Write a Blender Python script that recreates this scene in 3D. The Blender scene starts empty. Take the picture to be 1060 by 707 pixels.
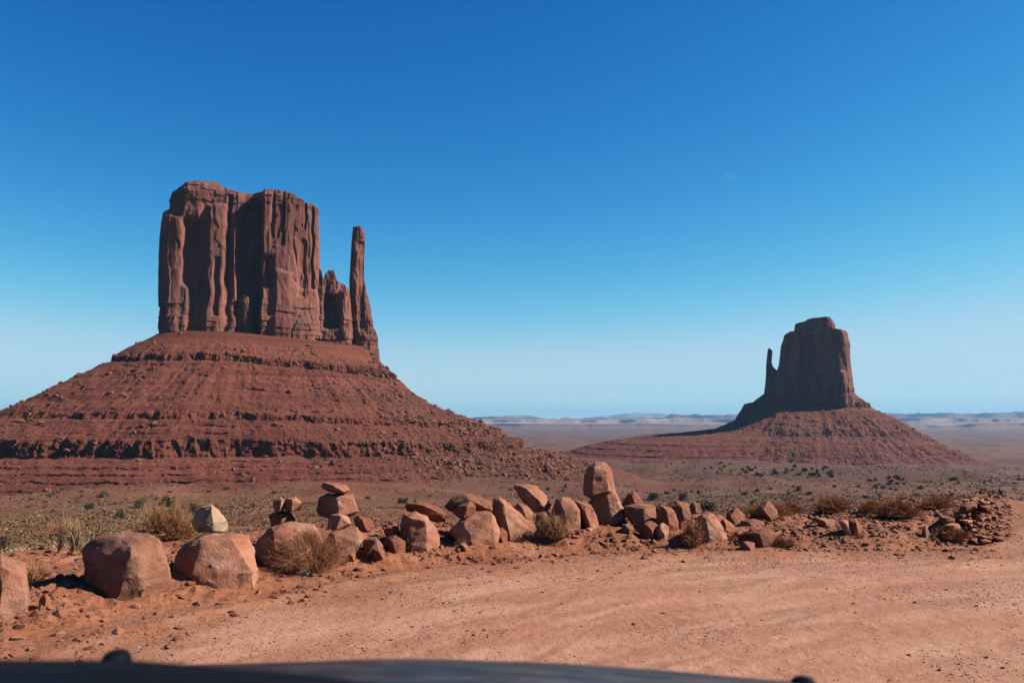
import bpy, bmesh, math, random
import numpy as np
from mathutils import Vector

R = math.radians
rng = np.random.default_rng(7)
random.seed(7)
C = bpy.context.scene.collection
sc = bpy.context.scene

# ------------------------------------------------------------------ camera, sky, sun
F = 883.0            # focal length in pixels of the 1060 px wide photograph
HOR = 432.0          # row of the true horizon
CAMH = 1.6
PITCH = math.atan((HOR - 353.5) / F)
cam = bpy.data.cameras.new('camera'); camo = bpy.data.objects.new('camera', cam); C.objects.link(camo)
cam.sensor_width = 36.0; cam.lens = 36.0 * F / 1060.0
cam.clip_start = 0.05; cam.clip_end = 200000
camo.location = (0, 0, CAMH); camo.rotation_euler = (R(90) + PITCH, 0, 0)
cam.dof.use_dof = True; cam.dof.focus_distance = 25.0; cam.dof.aperture_fstop = 5.2
sc.camera = camo

SUN_EL, SUN_AZ = R(37), R(87)     # azimuth measured clockwise from +Y (the view), so the sun is on the right
world = bpy.data.worlds.new('World'); sc.world = world; world.use_nodes = True
wt = world.node_tree; wt.nodes.clear()
wo = wt.nodes.new('ShaderNodeOutputWorld'); wb = wt.nodes.new('ShaderNodeBackground')
sky = wt.nodes.new('ShaderNodeTexSky'); sky.sky_type = 'NISHITA'; sky.sun_disc = False
sky.sun_elevation = SUN_EL; sky.sun_rotation = SUN_AZ
sky.altitude = 1600; sky.air_density = 1.0; sky.dust_density = 0.0; sky.ozone_density = 3.0
gam = wt.nodes.new('ShaderNodeGamma'); gam.inputs[1].default_value = 1.55
hsv = wt.nodes.new('ShaderNodeHueSaturation'); hsv.inputs['Saturation'].default_value = 1.0
hsv.inputs['Value'].default_value = 0.62
SKY_STRENGTH = 0.05
wb.inputs['Strength'].default_value = SKY_STRENGTH
# thin high cloud, very faint, near the horizon
tc = wt.nodes.new('ShaderNodeTexCoord'); mp = wt.nodes.new('ShaderNodeMapping'); mp.inputs['Scale'].default_value = (3, 3, 22)
cn = wt.nodes.new('ShaderNodeTexNoise'); cn.inputs['Scale'].default_value = 2.2; cn.inputs['Detail'].default_value = 5
cr = wt.nodes.new('ShaderNodeMapRange'); cr.inputs['From Min'].default_value = .48; cr.inputs['From Max'].default_value = .75
cr.inputs['To Max'].default_value = .35
sx = wt.nodes.new('ShaderNodeSeparateXYZ')
z1 = wt.nodes.new('ShaderNodeMapRange'); z1.inputs['From Min'].default_value = .09; z1.inputs['From Max'].default_value = .03
x1 = wt.nodes.new('ShaderNodeMapRange'); x1.inputs['From Min'].default_value = .30; x1.inputs['From Max'].default_value = .48
m1 = wt.nodes.new('ShaderNodeMath'); m1.operation = 'MULTIPLY'; m2 = wt.nodes.new('ShaderNodeMath'); m2.operation = 'MULTIPLY'
cmx = wt.nodes.new('ShaderNodeMix'); cmx.data_type = 'RGBA'
L = wt.links.new
L(tc.outputs['Generated'], mp.inputs[0]); L(mp.outputs[0], cn.inputs[0]); L(cn.outputs[0], cr.inputs[0])
L(tc.outputs['Generated'], sx.inputs[0]); L(sx.outputs['Z'], z1.inputs[0]); L(sx.outputs['X'], x1.inputs[0])
L(z1.outputs[0], m1.inputs[0]); L(x1.outputs[0], m1.inputs[1]); L(m1.outputs[0], m2.inputs[0]); L(cr.outputs[0], m2.inputs[1])
L(sky.outputs[0], gam.inputs[0]); L(gam.outputs[0], hsv.inputs['Color'])
sr = wt.nodes.new('ShaderNodeSeparateColor'); cc_ = wt.nodes.new('ShaderNodeCombineColor')
L(hsv.outputs[0], sr.inputs[0])
for i_, (top_, pw_, gn_) in enumerate([(4.3, 1.85, 1.02), (6.5, 1.0, 1.065), (8.9, .70, 1.0)]):    # deep polarised blue of dry high air
    a_ = wt.nodes.new('ShaderNodeMath'); a_.operation = 'DIVIDE'; a_.inputs[1].default_value = top_; L(sr.outputs[i_], a_.inputs[0])
    def mth(op, x, y):
        n_ = wt.nodes.new('ShaderNodeMath'); n_.operation = op
        for k_, v_ in enumerate((x, y)):
            if isinstance(v_, (int, float)): n_.inputs[k_].default_value = v_
            else: L(v_, n_.inputs[k_])
        return n_.outputs[0]
    p0_ = mth('POWER', a_.outputs[0], pw_)                       # soft shoulder: p / (1 + (p/c)^4)^(1/4)
    p1_ = mth('DIVIDE', p0_, mth('POWER', mth('ADD', mth('POWER', mth('DIVIDE', p0_, 1.06), 4.0), 1.0), .25))
    b_ = p1_.node
    c_ = wt.nodes.new('ShaderNodeMath'); c_.operation = 'MULTIPLY'; c_.inputs[1].default_value = top_*gn_*.685; L(b_.outputs[0], c_.inputs[0])
    L(c_.outputs[0], cc_.inputs[i_])
L(m2.outputs[0], cmx.inputs[0]); L(cc_.outputs[0], cmx.inputs[6]); cmx.inputs[7].default_value = (5.5, 5.9, 6.3, 1)
L(cmx.outputs[2], wb.inputs[0]); L(wb.outputs[0], wo.inputs[0])

sun = bpy.data.lights.new('sun', 'SUN'); suno = bpy.data.objects.new('sun', sun); C.objects.link(suno)
sun.energy = 4.9; sun.angle = R(0.53); sun.color = (1.0, 0.92, 0.80)
sdir = Vector((math.sin(SUN_AZ) * math.cos(SUN_EL), math.cos(SUN_AZ) * math.cos(SUN_EL), math.sin(SUN_EL)))
suno.rotation_euler = sdir.to_track_quat('Z', 'Y').to_euler()
suno.location = (60, 0, 60)
vs = sc.view_settings; vs.view_transform = 'Standard'; vs.look = 'None'; vs.exposure = 1.5; vs.gamma = 1.0
vs.use_curve_mapping = False
sc.render.engine = 'CYCLES'
sc.cycles.use_denoising = True
sc.cycles.max_bounces = 4; sc.cycles.diffuse_bounces = 1; sc.cycles.glossy_bounces = 2
sc.cycles.transmission_bounces = 2; sc.cycles.volume_bounces = 0; sc.cycles.transparent_max_bounces = 8

# ------------------------------------------------------------------ helpers
_perm = np.random.default_rng(3).permutation(256); _perm = np.concatenate([_perm, _perm, _perm])
_g = np.array([[1,1,0],[-1,1,0],[1,-1,0],[-1,-1,0],[1,0,1],[-1,0,1],[1,0,-1],[-1,0,-1],[0,1,1],[0,-1,1],[0,1,-1],[0,-1,-1],[1,1,0],[-1,1,0],[0,-1,1],[0,-1,-1]], float)
def pn(x, y, z=None):
    x = np.asarray(x, float); y = np.asarray(y, float)
    x, y = np.broadcast_arrays(x, y)
    if z is None: z = 0.37
    z = np.broadcast_to(np.asarray(z, float), x.shape)
    xi = np.floor(x).astype(int); yi = np.floor(y).astype(int); zi = np.floor(z).astype(int)
    xf = x - xi; yf = y - yi; zf = z - zi
    xi &= 255; yi &= 255; zi &= 255
    u = xf*xf*xf*(xf*(xf*6-15)+10); v = yf*yf*yf*(yf*(yf*6-15)+10); w = zf*zf*zf*(zf*(zf*6-15)+10)
    r = 0.
    for dx in (0, 1):
        wx = u if dx else 1-u; a = _perm[xi+dx]
        for dy in (0, 1):
            wy = v if dy else 1-v; b = _perm[a+yi+dy]
            for dz in (0, 1):
                wz = w if dz else 1-w
                g = _g[_perm[b+zi+dz] & 15]
                r = r + wx*wy*wz*(g[..., 0]*(xf-dx)+g[..., 1]*(yf-dy)+g[..., 2]*(zf-dz))
    return r
def fbm(x, y, z=None, o=4, gain=.5):
    s = 0.; a = 1.; f = 1.
    for i in range(o):
        s = s + a*pn(x*f+i*17.3, y*f+i*9.1, None if z is None else z*f+i*5.7); a *= gain; f *= 2.03
    return s
def ridged(x, y, z=None, o=4, gain=.5):
    s = 0.; a = 1.; f = 1.
    for i in range(o):
        s = s + a*(1-2*np.abs(pn(x*f+i*11.3, y*f+i*3.1, None if z is None else z*f+i*7.7))); a *= gain; f *= 2.1
    return s
def ss(x, a, b):
    t = np.clip((x-a)/(b-a), 0, 1); return t*t*(3-2*t)

def mesh_np(name, verts, faces, mat=None, smooth=True, attrs=None, parent=None):
    """verts (n,3); faces (m,k) of one size k, or a list of such arrays"""
    me = bpy.data.meshes.new(name)
    fl = faces if isinstance(faces, list) else [faces]
    fl = [np.asarray(f, np.int32) for f in fl if len(f)]
    nl = sum(f.size for f in fl); nf = sum(len(f) for f in fl)
    me.vertices.add(len(verts)); me.vertices.foreach_set('co', np.asarray(verts, np.float32).ravel())
    me.loops.add(nl); me.loops.foreach_set('vertex_index', np.concatenate([f.ravel() for f in fl]))
    me.polygons.add(nf)
    tot = np.concatenate([np.full(len(f), f.shape[1], np.int32) for f in fl])
    st = np.concatenate([[0], np.cumsum(tot)[:-1]]).astype(np.int32)
    me.polygons.foreach_set('loop_start', st)
    me.polygons.foreach_set('use_smooth', np.full(nf, smooth, bool))
    if attrs:
        for k, v in attrs.items():
            at = me.attributes.new(k, 'FLOAT', 'POINT'); at.data.foreach_set('value', np.asarray(v, np.float32))
    me.update(calc_edges=True); me.validate()
    if mat: me.materials.append(mat)
    o = bpy.data.objects.new(name, me); C.objects.link(o)
    if parent: o.parent = parent
    return o
def grid_faces(nr, nc, wrap=False):
    i = np.arange(nr-1)[:, None]; j = np.arange(nc if wrap else nc-1)[None, :]; j2 = (j+1) % nc
    return np.stack(np.broadcast_arrays(i*nc+j, i*nc+j2, (i+1)*nc+j2, (i+1)*nc+j), -1).reshape(-1, 4)
def tag(o, label=None, cat=None, group=None, kind=None):
    if label: o['label'] = label
    if cat: o['category'] = cat
    if group: o['group'] = group
    if kind: o['kind'] = kind
    return o
def empty(name, loc, rz=0):
    o = bpy.data.objects.new(name, None); C.objects.link(o); o.location = loc; o.rotation_euler = (0, 0, rz)
    o.empty_display_size = .2
    return o

cp, sp = math.cos(PITCH), math.sin(PITCH)
def ray(px, py):
    x = (np.asarray(px, float)-530)/F; u = (353.5-np.asarray(py, float))/F
    return x, cp - u*sp, u*cp + sp           # world x, y, z of the pixel's direction
def at(px, py, Y):
    """world point on the pixel's ray at forward distance Y"""
    x, y, z = ray(px, py); t = Y/y
    return np.stack(np.broadcast_arrays(x*t, y*t, CAMH+z*t), -1)

# ------------------------------------------------------------------ terrain heights
toe_px = [(0, 674), (60, 657), (130, 641), (215, 622), (300, 606), (400, 589), (500, 579), (600, 573), (700, 570), (800, 568), (900, 569),
          (985, 568), (1012, 561), (1030, 551), (1044, 540), (1054, 529)]
toe = []
for p in toe_px:
    x, y, z = ray(*p); t = -CAMH/z; toe.append((x*t, y*t))
toe = [(-40., -14.), (-14., -1.5)] + toe + [(14.5, 19.), (30., 27.), (90., 40.)]
toe = np.array(toe)
def toe_dist(x, y):
    x = np.asarray(x, float); y = np.asarray(y, float)
    best = np.full(x.shape, 1e9); sg = np.ones(x.shape)
    for (ax, ay), (bx, by) in zip(toe[:-1], toe[1:]):
        dx, dy = bx-ax, by-ay; l2 = dx*dx+dy*dy
        t = np.clip(((x-ax)*dx+(y-ay)*dy)/l2, 0, 1)
        qx = x-ax-t*dx; qy = y-ay-t*dy; d = np.hypot(qx, qy)
        s = np.where(dx*qy-dy*qx > 0, 1., -1.)
        m = d < best; best = np.where(m, d, best); sg = np.where(m, s, sg)
    return best*sg
VR = np.array([0, 10, 14, 20, 60, 150, 300, 600, 1000, 1600, 3000, 6000, 9000, 40000])
VZ = np.array([0.6, .25, -.30, -1.05, -5.9, -14.8, -26.5, -43.2, -59.5, -76.5, -98, -128, -131, -131.])
def streak(x, y, s):
    return s*.45+.55*(-.72*x+.69*y)
def ground(x, y, fine=True):
    x = np.asarray(x, float); y = np.asarray(y, float)
    r = np.hypot(x, y)
    s = toe_dist(x, y)
    wob = fbm(x*.9, y*.9, o=3)
    s2 = s + .35*wob
    # valley
    lr = np.log(np.maximum(r, 1)); zv = np.interp(lr, np.log(np.maximum(VR, 1)), VZ)
    zv = zv + ss(r, 14, 80)*(1-ss(r, 9000, 20000))*(.012*np.minimum(r, 900))*fbm(x/140., y/140., o=4)*ss(r, 30, 300)
    zv = zv + ss(r, 15, 25)*.22*fbm(x/6., y/6., o=3)*(1-ss(r, 80, 250)) + ss(r, 25, 60)*.9*fbm(x/33., y/33., o=3)*(1-ss(r, 300, 800))
    # low rise at right, 650-900 m out
    xx = (x-430)/300.; yy = (y-760)/120.
    zv = zv + 9*np.exp(-xx*xx-yy*yy) - 4.5*ss(r, 200, 480)*(1-ss(r, 900, 1500))
    # behind the camera the ground stays on the bench
    back = ss(-y, -5, 25)
    zv = zv*(1-back) + 0*back
    px = 530+F*x/np.maximum(y, .5)
    bh = np.interp(px, [0, 250, 500, 760, 820, 940, 985, 1012, 1036, 1054], [.10, .16, .2, .20, .22, .24, .28, .28, .05, -.04])*(.8+.3*fbm(x*.6, y*.6, o=2))
    berm = bh*ss(s2, -.05, .9)
    rr_ = ss(px, 900, 1000)
    w = ss(s2, 1.3-.6*rr_, 5.0-2.6*rr_)
    z = berm*(1-w) + np.minimum(zv, berm)*w
    z = np.where(s2 < -.05, 0, z)
    if fine:
        near = 1-ss(r, 25, 60)
        on = ss(s2, -.1, .4)
        lump = .5*ridged(x*4, y*4, o=4)-.35
        z = z + near*on*(.050*np.maximum(lump, -.4) + .03*fbm(x*2.2, y*2.2, o=3))
        off = 1-on
        # wheel ruts and small undulations on the road, running parallel to its edge
        z = z + near*off*(.020*pn(streak(x, y, s)*1.3, (x*.8+y*.55)*.16)+.008*fbm(streak(x, y, s)*3.5+x*.2, (x+y*.5)*.45, o=3) + .004*fbm(x*9, y*9, o=3))
        z = z + near*off*.03*np.exp(-((s+.35+.2*wob)/.16)**2)
    return z
def place(px, py):
    """where the pixel's ray meets the ground"""
    dx, dy, dz = ray(px, py)
    t = np.exp(np.linspace(math.log(3.), math.log(20000), 1600))
    d = CAMH+dz*t-ground(dx*t, dy*t, False)
    i = int(np.argmax(d < 0)); i = max(i, 1)
    a, b = t[i-1], t[i]
    f = d[i-1]/(d[i-1]-d[i]) if d[i-1] != d[i] else 0
    tt = a+(b-a)*f
    return Vector((float(dx*tt), float(dy*tt), float(ground(dx*tt, dy*tt))))

# ------------------------------------------------------------------ materials
def newmat(name, rough=.95):
    m = bpy.data.materials.new(name); m.use_nodes = True
    nt = m.node_tree; b = nt.nodes['Principled BSDF']; b.inputs['Roughness'].default_value = rough
    b.inputs['Specular IOR Level'].default_value = .15
    return m, nt, b
ALB = .37   # keeps every surface at a real-world reflectance under the exposure used
class NB:
    def __init__(s, nt): s.nt = nt; s.N = nt.nodes; s.l = nt.links.new
    def coord(s, scale=(1, 1, 1), obj=False, loc=(0, 0, 0)):
        t = s.N.new('ShaderNodeTexCoord') if obj else s.N.new('ShaderNodeNewGeometry')
        m = s.N.new('ShaderNodeMapping'); m.inputs['Scale'].default_value = scale; m.inputs['Location'].default_value = loc
        s.l(t.outputs['Object' if obj else 'Position'], m.inputs[0]); return m.outputs[0]
    def noise(s, co, scale, detail=4, rough=.55, dist=0):
        n = s.N.new('ShaderNodeTexNoise'); n.inputs['Scale'].default_value = scale; n.inputs['Detail'].default_value = detail
        n.inputs['Roughness'].default_value = rough; n.inputs['Distortion'].default_value = dist
        s.l(co, n.inputs['Vector']); return n.outputs[0]
    def vor(s, co, scale, feat='F1'):
        n = s.N.new('ShaderNodeTexVoronoi'); n.inputs['Scale'].default_value = scale; n.feature = feat
        s.l(co, n.inputs['Vector']); return n.outputs['Distance']
    def rng(s, v, a, b, c=0, d=1):
        n = s.N.new('ShaderNodeMapRange'); n.interpolation_type = 'SMOOTHSTEP'
        for k, q in zip(('From Min', 'From Max', 'To Min', 'To Max'), (a, b, c, d)): n.inputs[k].default_value = q
        s.l(v, n.inputs[0]); return n.outputs[0]
    def mix(s, f, a, b, mode='MIX'):
        n = s.N.new('ShaderNodeMix'); n.data_type = 'RGBA'; n.blend_type = mode
        if isinstance(f, (int, float)): n.inputs[0].default_value = f
        else: s.l(f, n.inputs[0])
        for i, q in ((6, a), (7, b)):
            if isinstance(q, tuple): n.inputs[i].default_value = tuple(c_*ALB for c_ in q) + (1,)
            else: s.l(q, n.inputs[i])
        return n.outputs[2]
    def math(s, op, a, b):
        n = s.N.new('ShaderNodeMath'); n.operation = op
        for i, q in ((0, a), (1, b)):
            if isinstance(q, (int, float)): n.inputs[i].default_value = q
            else: s.l(q, n.inputs[i])
        return n.outputs[0]
    def attr(s, name):
        n = s.N.new('ShaderNodeAttribute'); n.attribute_name = name; return n.outputs['Fac']
    def objrand(s):
        return s.N.new('ShaderNodeObjectInfo').outputs['Random']
    def bump(s, h, b, strength=.5, dist=.02):
        n = s.N.new('ShaderNodeBump'); n.inputs['Strength'].default_value = strength; n.inputs['Distance'].default_value = dist
        s.l(h, n.inputs['Height']); s.l(n.outputs[0], b.inputs['Normal'])

def mat_ground():
    m, nt, b = newmat('red_desert_soil'); q = NB(nt)
    co = q.coord()
    far = q.attr('far'); road = q.attr('road'); sage = q.attr('sage'); brown = q.attr('brown')
    n1 = q.noise(co, .9, 6); n2 = q.noise(co, 14, 5); n3 = q.noise(co, .012, 6)
    dirt = q.mix(q.rng(n1, .3, .7), (.38, .13, .06), (.52, .21, .11))
    dirt = q.mix(q.rng(n2, .45, .75), dirt, (.25, .085, .045))
    # compacted road: paler, streaked along its direction
    cx_ = nt.nodes.new('ShaderNodeCombineXYZ'); q.l(q.math('MULTIPLY', q.attr('sd'), 2.2), cx_.inputs[0]); q.l(q.math('MULTIPLY', q.attr('al'), .5), cx_.inputs[1]); cs = cx_.outputs[0]
    st = q.noise(cs, 1.6, 5, .6, .6)
    rd = q.mix(q.rng(st, .36, .66), (.50, .222, .138), (.70, .360, .235))
    rd = q.mix(q.rng(q.noise(co, .7, 7, .65), .42, .62, 0, .6), rd, (.60, .25, .150))
    rd = q.mix(q.rng(q.noise(co, 3.2, 6), .5, .72, 0, .5), rd, (.43, .185, .10))
    sp_ = q.vor(co, 42); rd = q.mix(q.rng(sp_, .16, .09, 0, .35), rd, (.17, .075, .05))
    sp2 = q.vor(co, 27); rd = q.mix(q.rng(sp2, .11, .07, 0, .5), rd, (.5, .42, .36))
    rd = q.mix(q.math('MULTIPLY', q.attr('track'), .85), rd, (.80, .46, .31))
    near = q.mix(road, dirt, rd)
    # valley: red soil with sage and grass cover
    vco = q.coord((1, 1, 1)); v1 = q.noise(vco, .035, 7, .62); v2 = q.noise(vco, .45, 5, .6); v3 = q.noise(vco, .006, 6)
    soil = q.mix(q.rng(v1, .35, .68), (.23, .068, .032), (.37, .135, .068))
    soil = q.mix(q.rng(q.noise(vco, .8, 6, .7), .42, .62, 0, .6), soil, (.14, .062, .034))
    soil = q.mix(brown, soil, (.125, .046, .030))
    cover = q.mix(q.rng(v2, .35, .65), (.20, .130, .072), (.088, .064, .036))
    cv = q.math('MULTIPLY', sage, q.rng(v1, .30, .60, .05, .62))
    soil = q.mix(cv, soil, cover)
    vv = q.vor(vco, .16); soil = q.mix(q.math('MULTIPLY', q.rng(vv, .32, .18), q.math('ADD', q.math('MULTIPLY', sage, .6), .12)), soil, (.05, .052, .034))
    lav = q.mix(q.rng(v3, .4, .6), (.13, .055, .036), (.21, .09, .058))
    soil = q.mix(q.attr('plain'), soil, lav)
    col = q.mix(far, near, soil)
    q.l(col, b.inputs['Base Color'])
    h = q.math('ADD', q.noise(co, 9, 8, .65), q.math('MULTIPLY', q.noise(co, 60, 4, .6), .35))
    q.bump(h, b, .55, .05)
    return m
M_ground = mat_ground()

def mat_cliff():
    m, nt, b = newmat('sandstone_cliff'); q = NB(nt)
    v = q.coord((.075, .075, .012)); s1 = q.noise(v, 1, 7, .6, .5)
    st = q.coord((.004, .004, .16)); s2 = q.noise(st, 1, 6, .65)
    p = q.coord((.05, .05, .035)); s3 = q.noise(p, 1, 6, .6)
    v2 = q.coord((.32, .32, .02)); s4 = q.noise(v2, 1, 5, .6, .3)
    c = q.mix(q.rng(s1, .35, .65), (.20, .064, .044), (.37, .145, .100))
    c = q.mix(q.rng(s3, .50, .66, 0, .75), c, (.165, .088, .080))      # desert varnish
    c = q.mix(q.rng(s4, .52, .72, 0, .6), c, (.13, .05, .038))
    c = q.mix(q.rng(s2, .55, .68, 0, .35), c, (.20, .062, .038))
    q.l(c, b.inputs['Base Color'])
    f = q.coord((1.0, 1.0, .45)); hh = q.noise(f, .30, 8, .62)
    q.bump(hh, b, .8, 2.0)
    return m
M_cliff = mat_cliff()
def mat_talus():
    m, nt, b = newmat('talus_shale'); q = NB(nt)
    st = q.coord((.003, .003, .20)); s2 = q.noise(st, 1, 7, .7)
    p = q.coord(); s3 = q.noise(p, .045, 7, .62); s5 = q.noise(p, .35, 5, .6)
    c = q.mix(q.rng(s2, .35, .65), (.15, .036, .020), (.275, .078, .044))
    c = q.mix(q.rng(s3, .45, .7, 0, .6), c, (.235, .078, .043))
    rub = q.attr('rub')
    c = q.mix(q.math('MULTIPLY', rub, q.rng(s3, .3, .6, .45, .95)), c, (.19, .073, .042))
    c = q.mix(q.rng(s5, .52, .72, 0, .55), c, (.13, .045, .030))
    q.l(c, b.inputs['Base Color'])
    q.bump(q.noise(p, .5, 7, .65), b, .9, 1.6)
    return m
M_talus = mat_talus()
def mat_boulder(name, ca, cb, cdark, amt=.4):
    m, nt, b = newmat(name, .9); q = NB(nt)
    p = q.coord((1, 1, 1), obj=True); rnd = q.objrand()
    n = nt.nodes.new('ShaderNodeVectorMath'); n.operation = 'ADD'; q.l(p, n.inputs[0])
    mul = q.math('MULTIPLY', rnd, 50.); q.l(mul, n.inputs[1]); p2 = n.outputs[0]
    a1 = q.noise(p2, 2.6, 7, .6); a2 = q.noise(p2, 6, 7, .68, .4); a3 = q.noise(p2, 1.3, 3)
    c = q.mix(q.rng(a1, .35, .68), ca, cb)
    c = q.mix(q.rng(a2, .52, .70, 0, amt), c, cdark)
    c = q.mix(q.rng(a3, .5, .75, 0, .35), c, (.42, .16, .085))
    c = q.mix(q.rng(q.noise(p2, 70, 3, .7), .62, .75, 0, .4), c, (.16, .08, .06))
    vm = nt.nodes.new('ShaderNodeMapping'); vm.inputs['Scale'].default_value = (1.2, 1.2, 13); vm.inputs['Rotation'].default_value = (.35, .2, 0); q.l(p2, vm.inputs[0])
    c = q.mix(q.rng(q.noise(vm.outputs[0], 1., 5, .65), .52, .66, 0, .5), c, cdark)
    c = q.mix(q.rng(q.noise(p2, 3.1, 6, .6), .56, .70, 0, .55), c, (.66, .42, .31))
    ra = q.rng(rnd, 0, 1, .74, 1.14)
    mm = nt.nodes.new('ShaderNodeMix'); mm.data_type = 'RGBA'; mm.blend_type = 'MULTIPLY'; mm.inputs[0].default_value = 1
    q.l(c, mm.inputs[6]); cc = nt.nodes.new('ShaderNodeCombineColor')
    for i in range(3): q.l(ra, cc.inputs[i])
    q.l(cc.outputs[0], mm.inputs[7]); q.l(mm.outputs[2], b.inputs['Base Color'])
    h = q.math('ADD', q.noise(p2, 9, 8, .7), q.math('MULTIPLY', q.noise(p2, 45, 5, .65), .3))
    q.bump(h, b, .75, .045)
    return m
M_rock = mat_boulder('pink_sandstone', (.47, .18, .105), (.64, .31, .20), (.23, .08, .05), .6)
M_rockred = mat_boulder('red_sandstone', (.36, .115, .065), (.52, .20, .12), (.15, .05, .034), .6)
M_rockpale = mat_boulder('pale_weathered_sandstone', (.52, .33, .22), (.62, .42, .28), (.09, .075, .05), .75)
M_rubble = mat_boulder('talus_boulder_rock', (.205, .065, .036), (.33, .135, .085), (.12, .04, .025), .5)
def mat_plain(name, ca, cb, scale=6, rough=.9):
    m, nt, b = newmat(name, rough); q = NB(nt); p = q.coord()
    q.l(q.mix(q.rng(q.noise(p, scale, 4), .35, .65), ca, cb), b.inputs['Base Color']); return m
M_gravel = mat_plain('road_gravel', (.17, .08, .055), (.42, .24, .17), 3)
M_clod = mat_plain('red_clods', (.25, .085, .05), (.42, .17, .10), 2)
M_sage = mat_plain('sage_leaves', (.115, .105, .060), (.21, .17, .10), 1.0)
M_green = mat_plain('dark_shrub_leaves', (.045, .055, .030), (.095, .095, .050), .8)
M_cover = mat_plain('valley_scrub', (.14, .085, .042), (.50, .31, .155), .25)
M_dry = mat_plain('dry_brown_twigs', (.46, .19, .09), (.68, .32, .165), 3)
M_rust = mat_plain('rusty_brown_twigs', (.50, .19, .085), (.70, .32, .15), 3)
M_gold = mat_plain('golden_dry_twigs', (.56, .27, .115), (.74, .41, .20), 3)
M_straw = mat_plain('straw_grass', (.46, .31, .16), (.60, .43, .24), 3)
M_stem = mat_plain('woody_stem', (.12, .08, .055), (.2, .13, .09), 8)
def mat_far(name, ca, cb, cz, zs):
    m, nt, b = newmat(name); q = NB(nt)
    p = q.coord((.00025, .00025, .02)); st = q.coord((.0003, .0003, zs))
    c = q.mix(q.rng(q.noise(p, 1, 6, .6), .4, .6), ca, cb)
    c = q.mix(q.rng(q.noise(st, 1, 5, .6), .45, .6, 0, .8), c, cz)
    q.l(c, b.inputs['Base Color']); return m

# ------------------------------------------------------------------ ground sheet and road
def build_ground():
    a_in = np.linspace(-R(34.5), R(34.5), 1250)
    a_out = np.linspace(R(34.5), 2*math.pi-R(34.5), 150)[1:-1]
    ang = np.concatenate([a_in, a_out]); nc = len(ang)
    rr = np.concatenate([[0.4, 1, 1.8, 2.8], np.exp(np.linspace(math.log(3.8), math.log(20), 420)),
                         np.exp(np.linspace(math.log(20), math.log(37000), 640))[1:]])
    nr = len(rr)
    A, Q = np.meshgrid(ang, rr); X = Q*np.sin(A); Y = Q*np.cos(A)
    Z = ground(X, Y)
    s = toe_dist(X, Y); wob = fbm(X*.9, Y*.9, o=3)
    se = s+.35*wob
    road = 1-ss(se+.35*fbm(X*2.5, Y*2.5, o=4), -1.3, .15)
    al = X*.85+Y*.53
    far = ss(Q, 16, 40)*ss(se, 2, 6)
    px = 530+F*np.tan(np.clip(A, -1.2, 1.2))
    py = HOR+F*(CAMH-Z)/np.maximum(Y, .5)
    nz = fbm(X/60., Y/60., o=4)
    # plant cover: where the photograph's valley floor is grassed
    sage = ss(Q, 16, 60)*(1-ss(Q, 500, 1100))*(.55+.8*nz)
    sage = sage*(.45+.55*ss(px, 560, 760)+.35*ss(300-px, 0, 200))
    sage = np.clip(sage, 0, 1)
    fl = ss(Q, 880, 1050)*(1-ss(Q, 1500, 1800))*ss(px, 560, 680)*.75
    sage = np.maximum(sage, fl*(.8+.5*nz).clip(0, 1))
    brown = np.clip(np.exp(-((X-430)/330.)**4-((Y-790)/130.)**2)*1.3+.3*nz*0, 0, .95)
    brown = np.maximum(brown, .45*ss(Q, 350, 500)*(1-ss(Q, 700, 900))*(1-ss(px, 700, 900))*ss(px, 480, 600))
    plain = ss(Q, 1200, 4000)
    brown = np.maximum(brown, .62*ss(Q, 260, 420)*(1-ss(Q, 760, 900))*ss(px, 380, 470)*(1-ss(px, 860, 1000))*(.75+.6*nz).clip(0, 1.1))
    brown = np.maximum(brown, .7*ss(Q, 780, 900)*(1-ss(Q, 1900, 3000)))
    tk = streak(X, Y, s)+.10*fbm(X*.4, Y*.4, o=2); track = 0*X
    for c_, w_ in ((-.9, .14), (-2.0, .12), (-2.35, .10), (-3.3, .16), (-4.4, .13), (-4.9, .1), (-6., .15)):
        track = track+np.exp(-((tk-c_)/w_)**2)*ss(fbm(X*.3+c_, Y*.3, o=2), -.3, .15)
    track = np.clip(track, 0, 1)*(Q < 60)
    V = np.stack([X, Y, Z], -1).reshape(-1, 3)
    V = np.vstack([V, [[0, 0, 0]]])
    fc = grid_faces(nr, nc, True)
    ctr = len(V)-1; j = np.arange(nc); tri = np.stack([np.full(nc, ctr), (j+1) % nc, j], -1)
    attrs = {k: np.append(v.ravel(), v.ravel()[0]) for k, v in dict(road=road, far=far, sage=sage, brown=brown, track=track, plain=plain, sd=streak(X, Y, s)+.25*fbm(X*.5, Y*.5, o=2), al=al).items()}
    sf = np.append(se.ravel(), -5.)
    isroad = (sf[fc].mean(1) < -.12) & (np.repeat(rr[:-1], nc) < 120)
    def sub(name, faces, tris):
        used = np.zeros(len(V), bool)
        for f in (faces, tris):
            if len(f): used[f.ravel()] = True
        idx = -np.ones(len(V), int); idx[used] = np.arange(used.sum())
        at_ = {k: v[used] for k, v in attrs.items()}
        # reverse winding so normals point up
        return mesh_np(name, V[used], [idx[faces][:, ::-1], idx[tris][:, ::-1]] if len(tris) else [idx[faces][:, ::-1]], M_ground, True, at_)
    g = sub('ground', fc[~isroad], np.zeros((0, 3), int)); tag(g, kind='structure', label='red desert ground and valley floor reaching the horizon')
    r = sub('dirt_road', fc[isroad], tri); tag(r, kind='structure', label='pale red dirt road curving away to the right')
build_ground()

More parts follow.
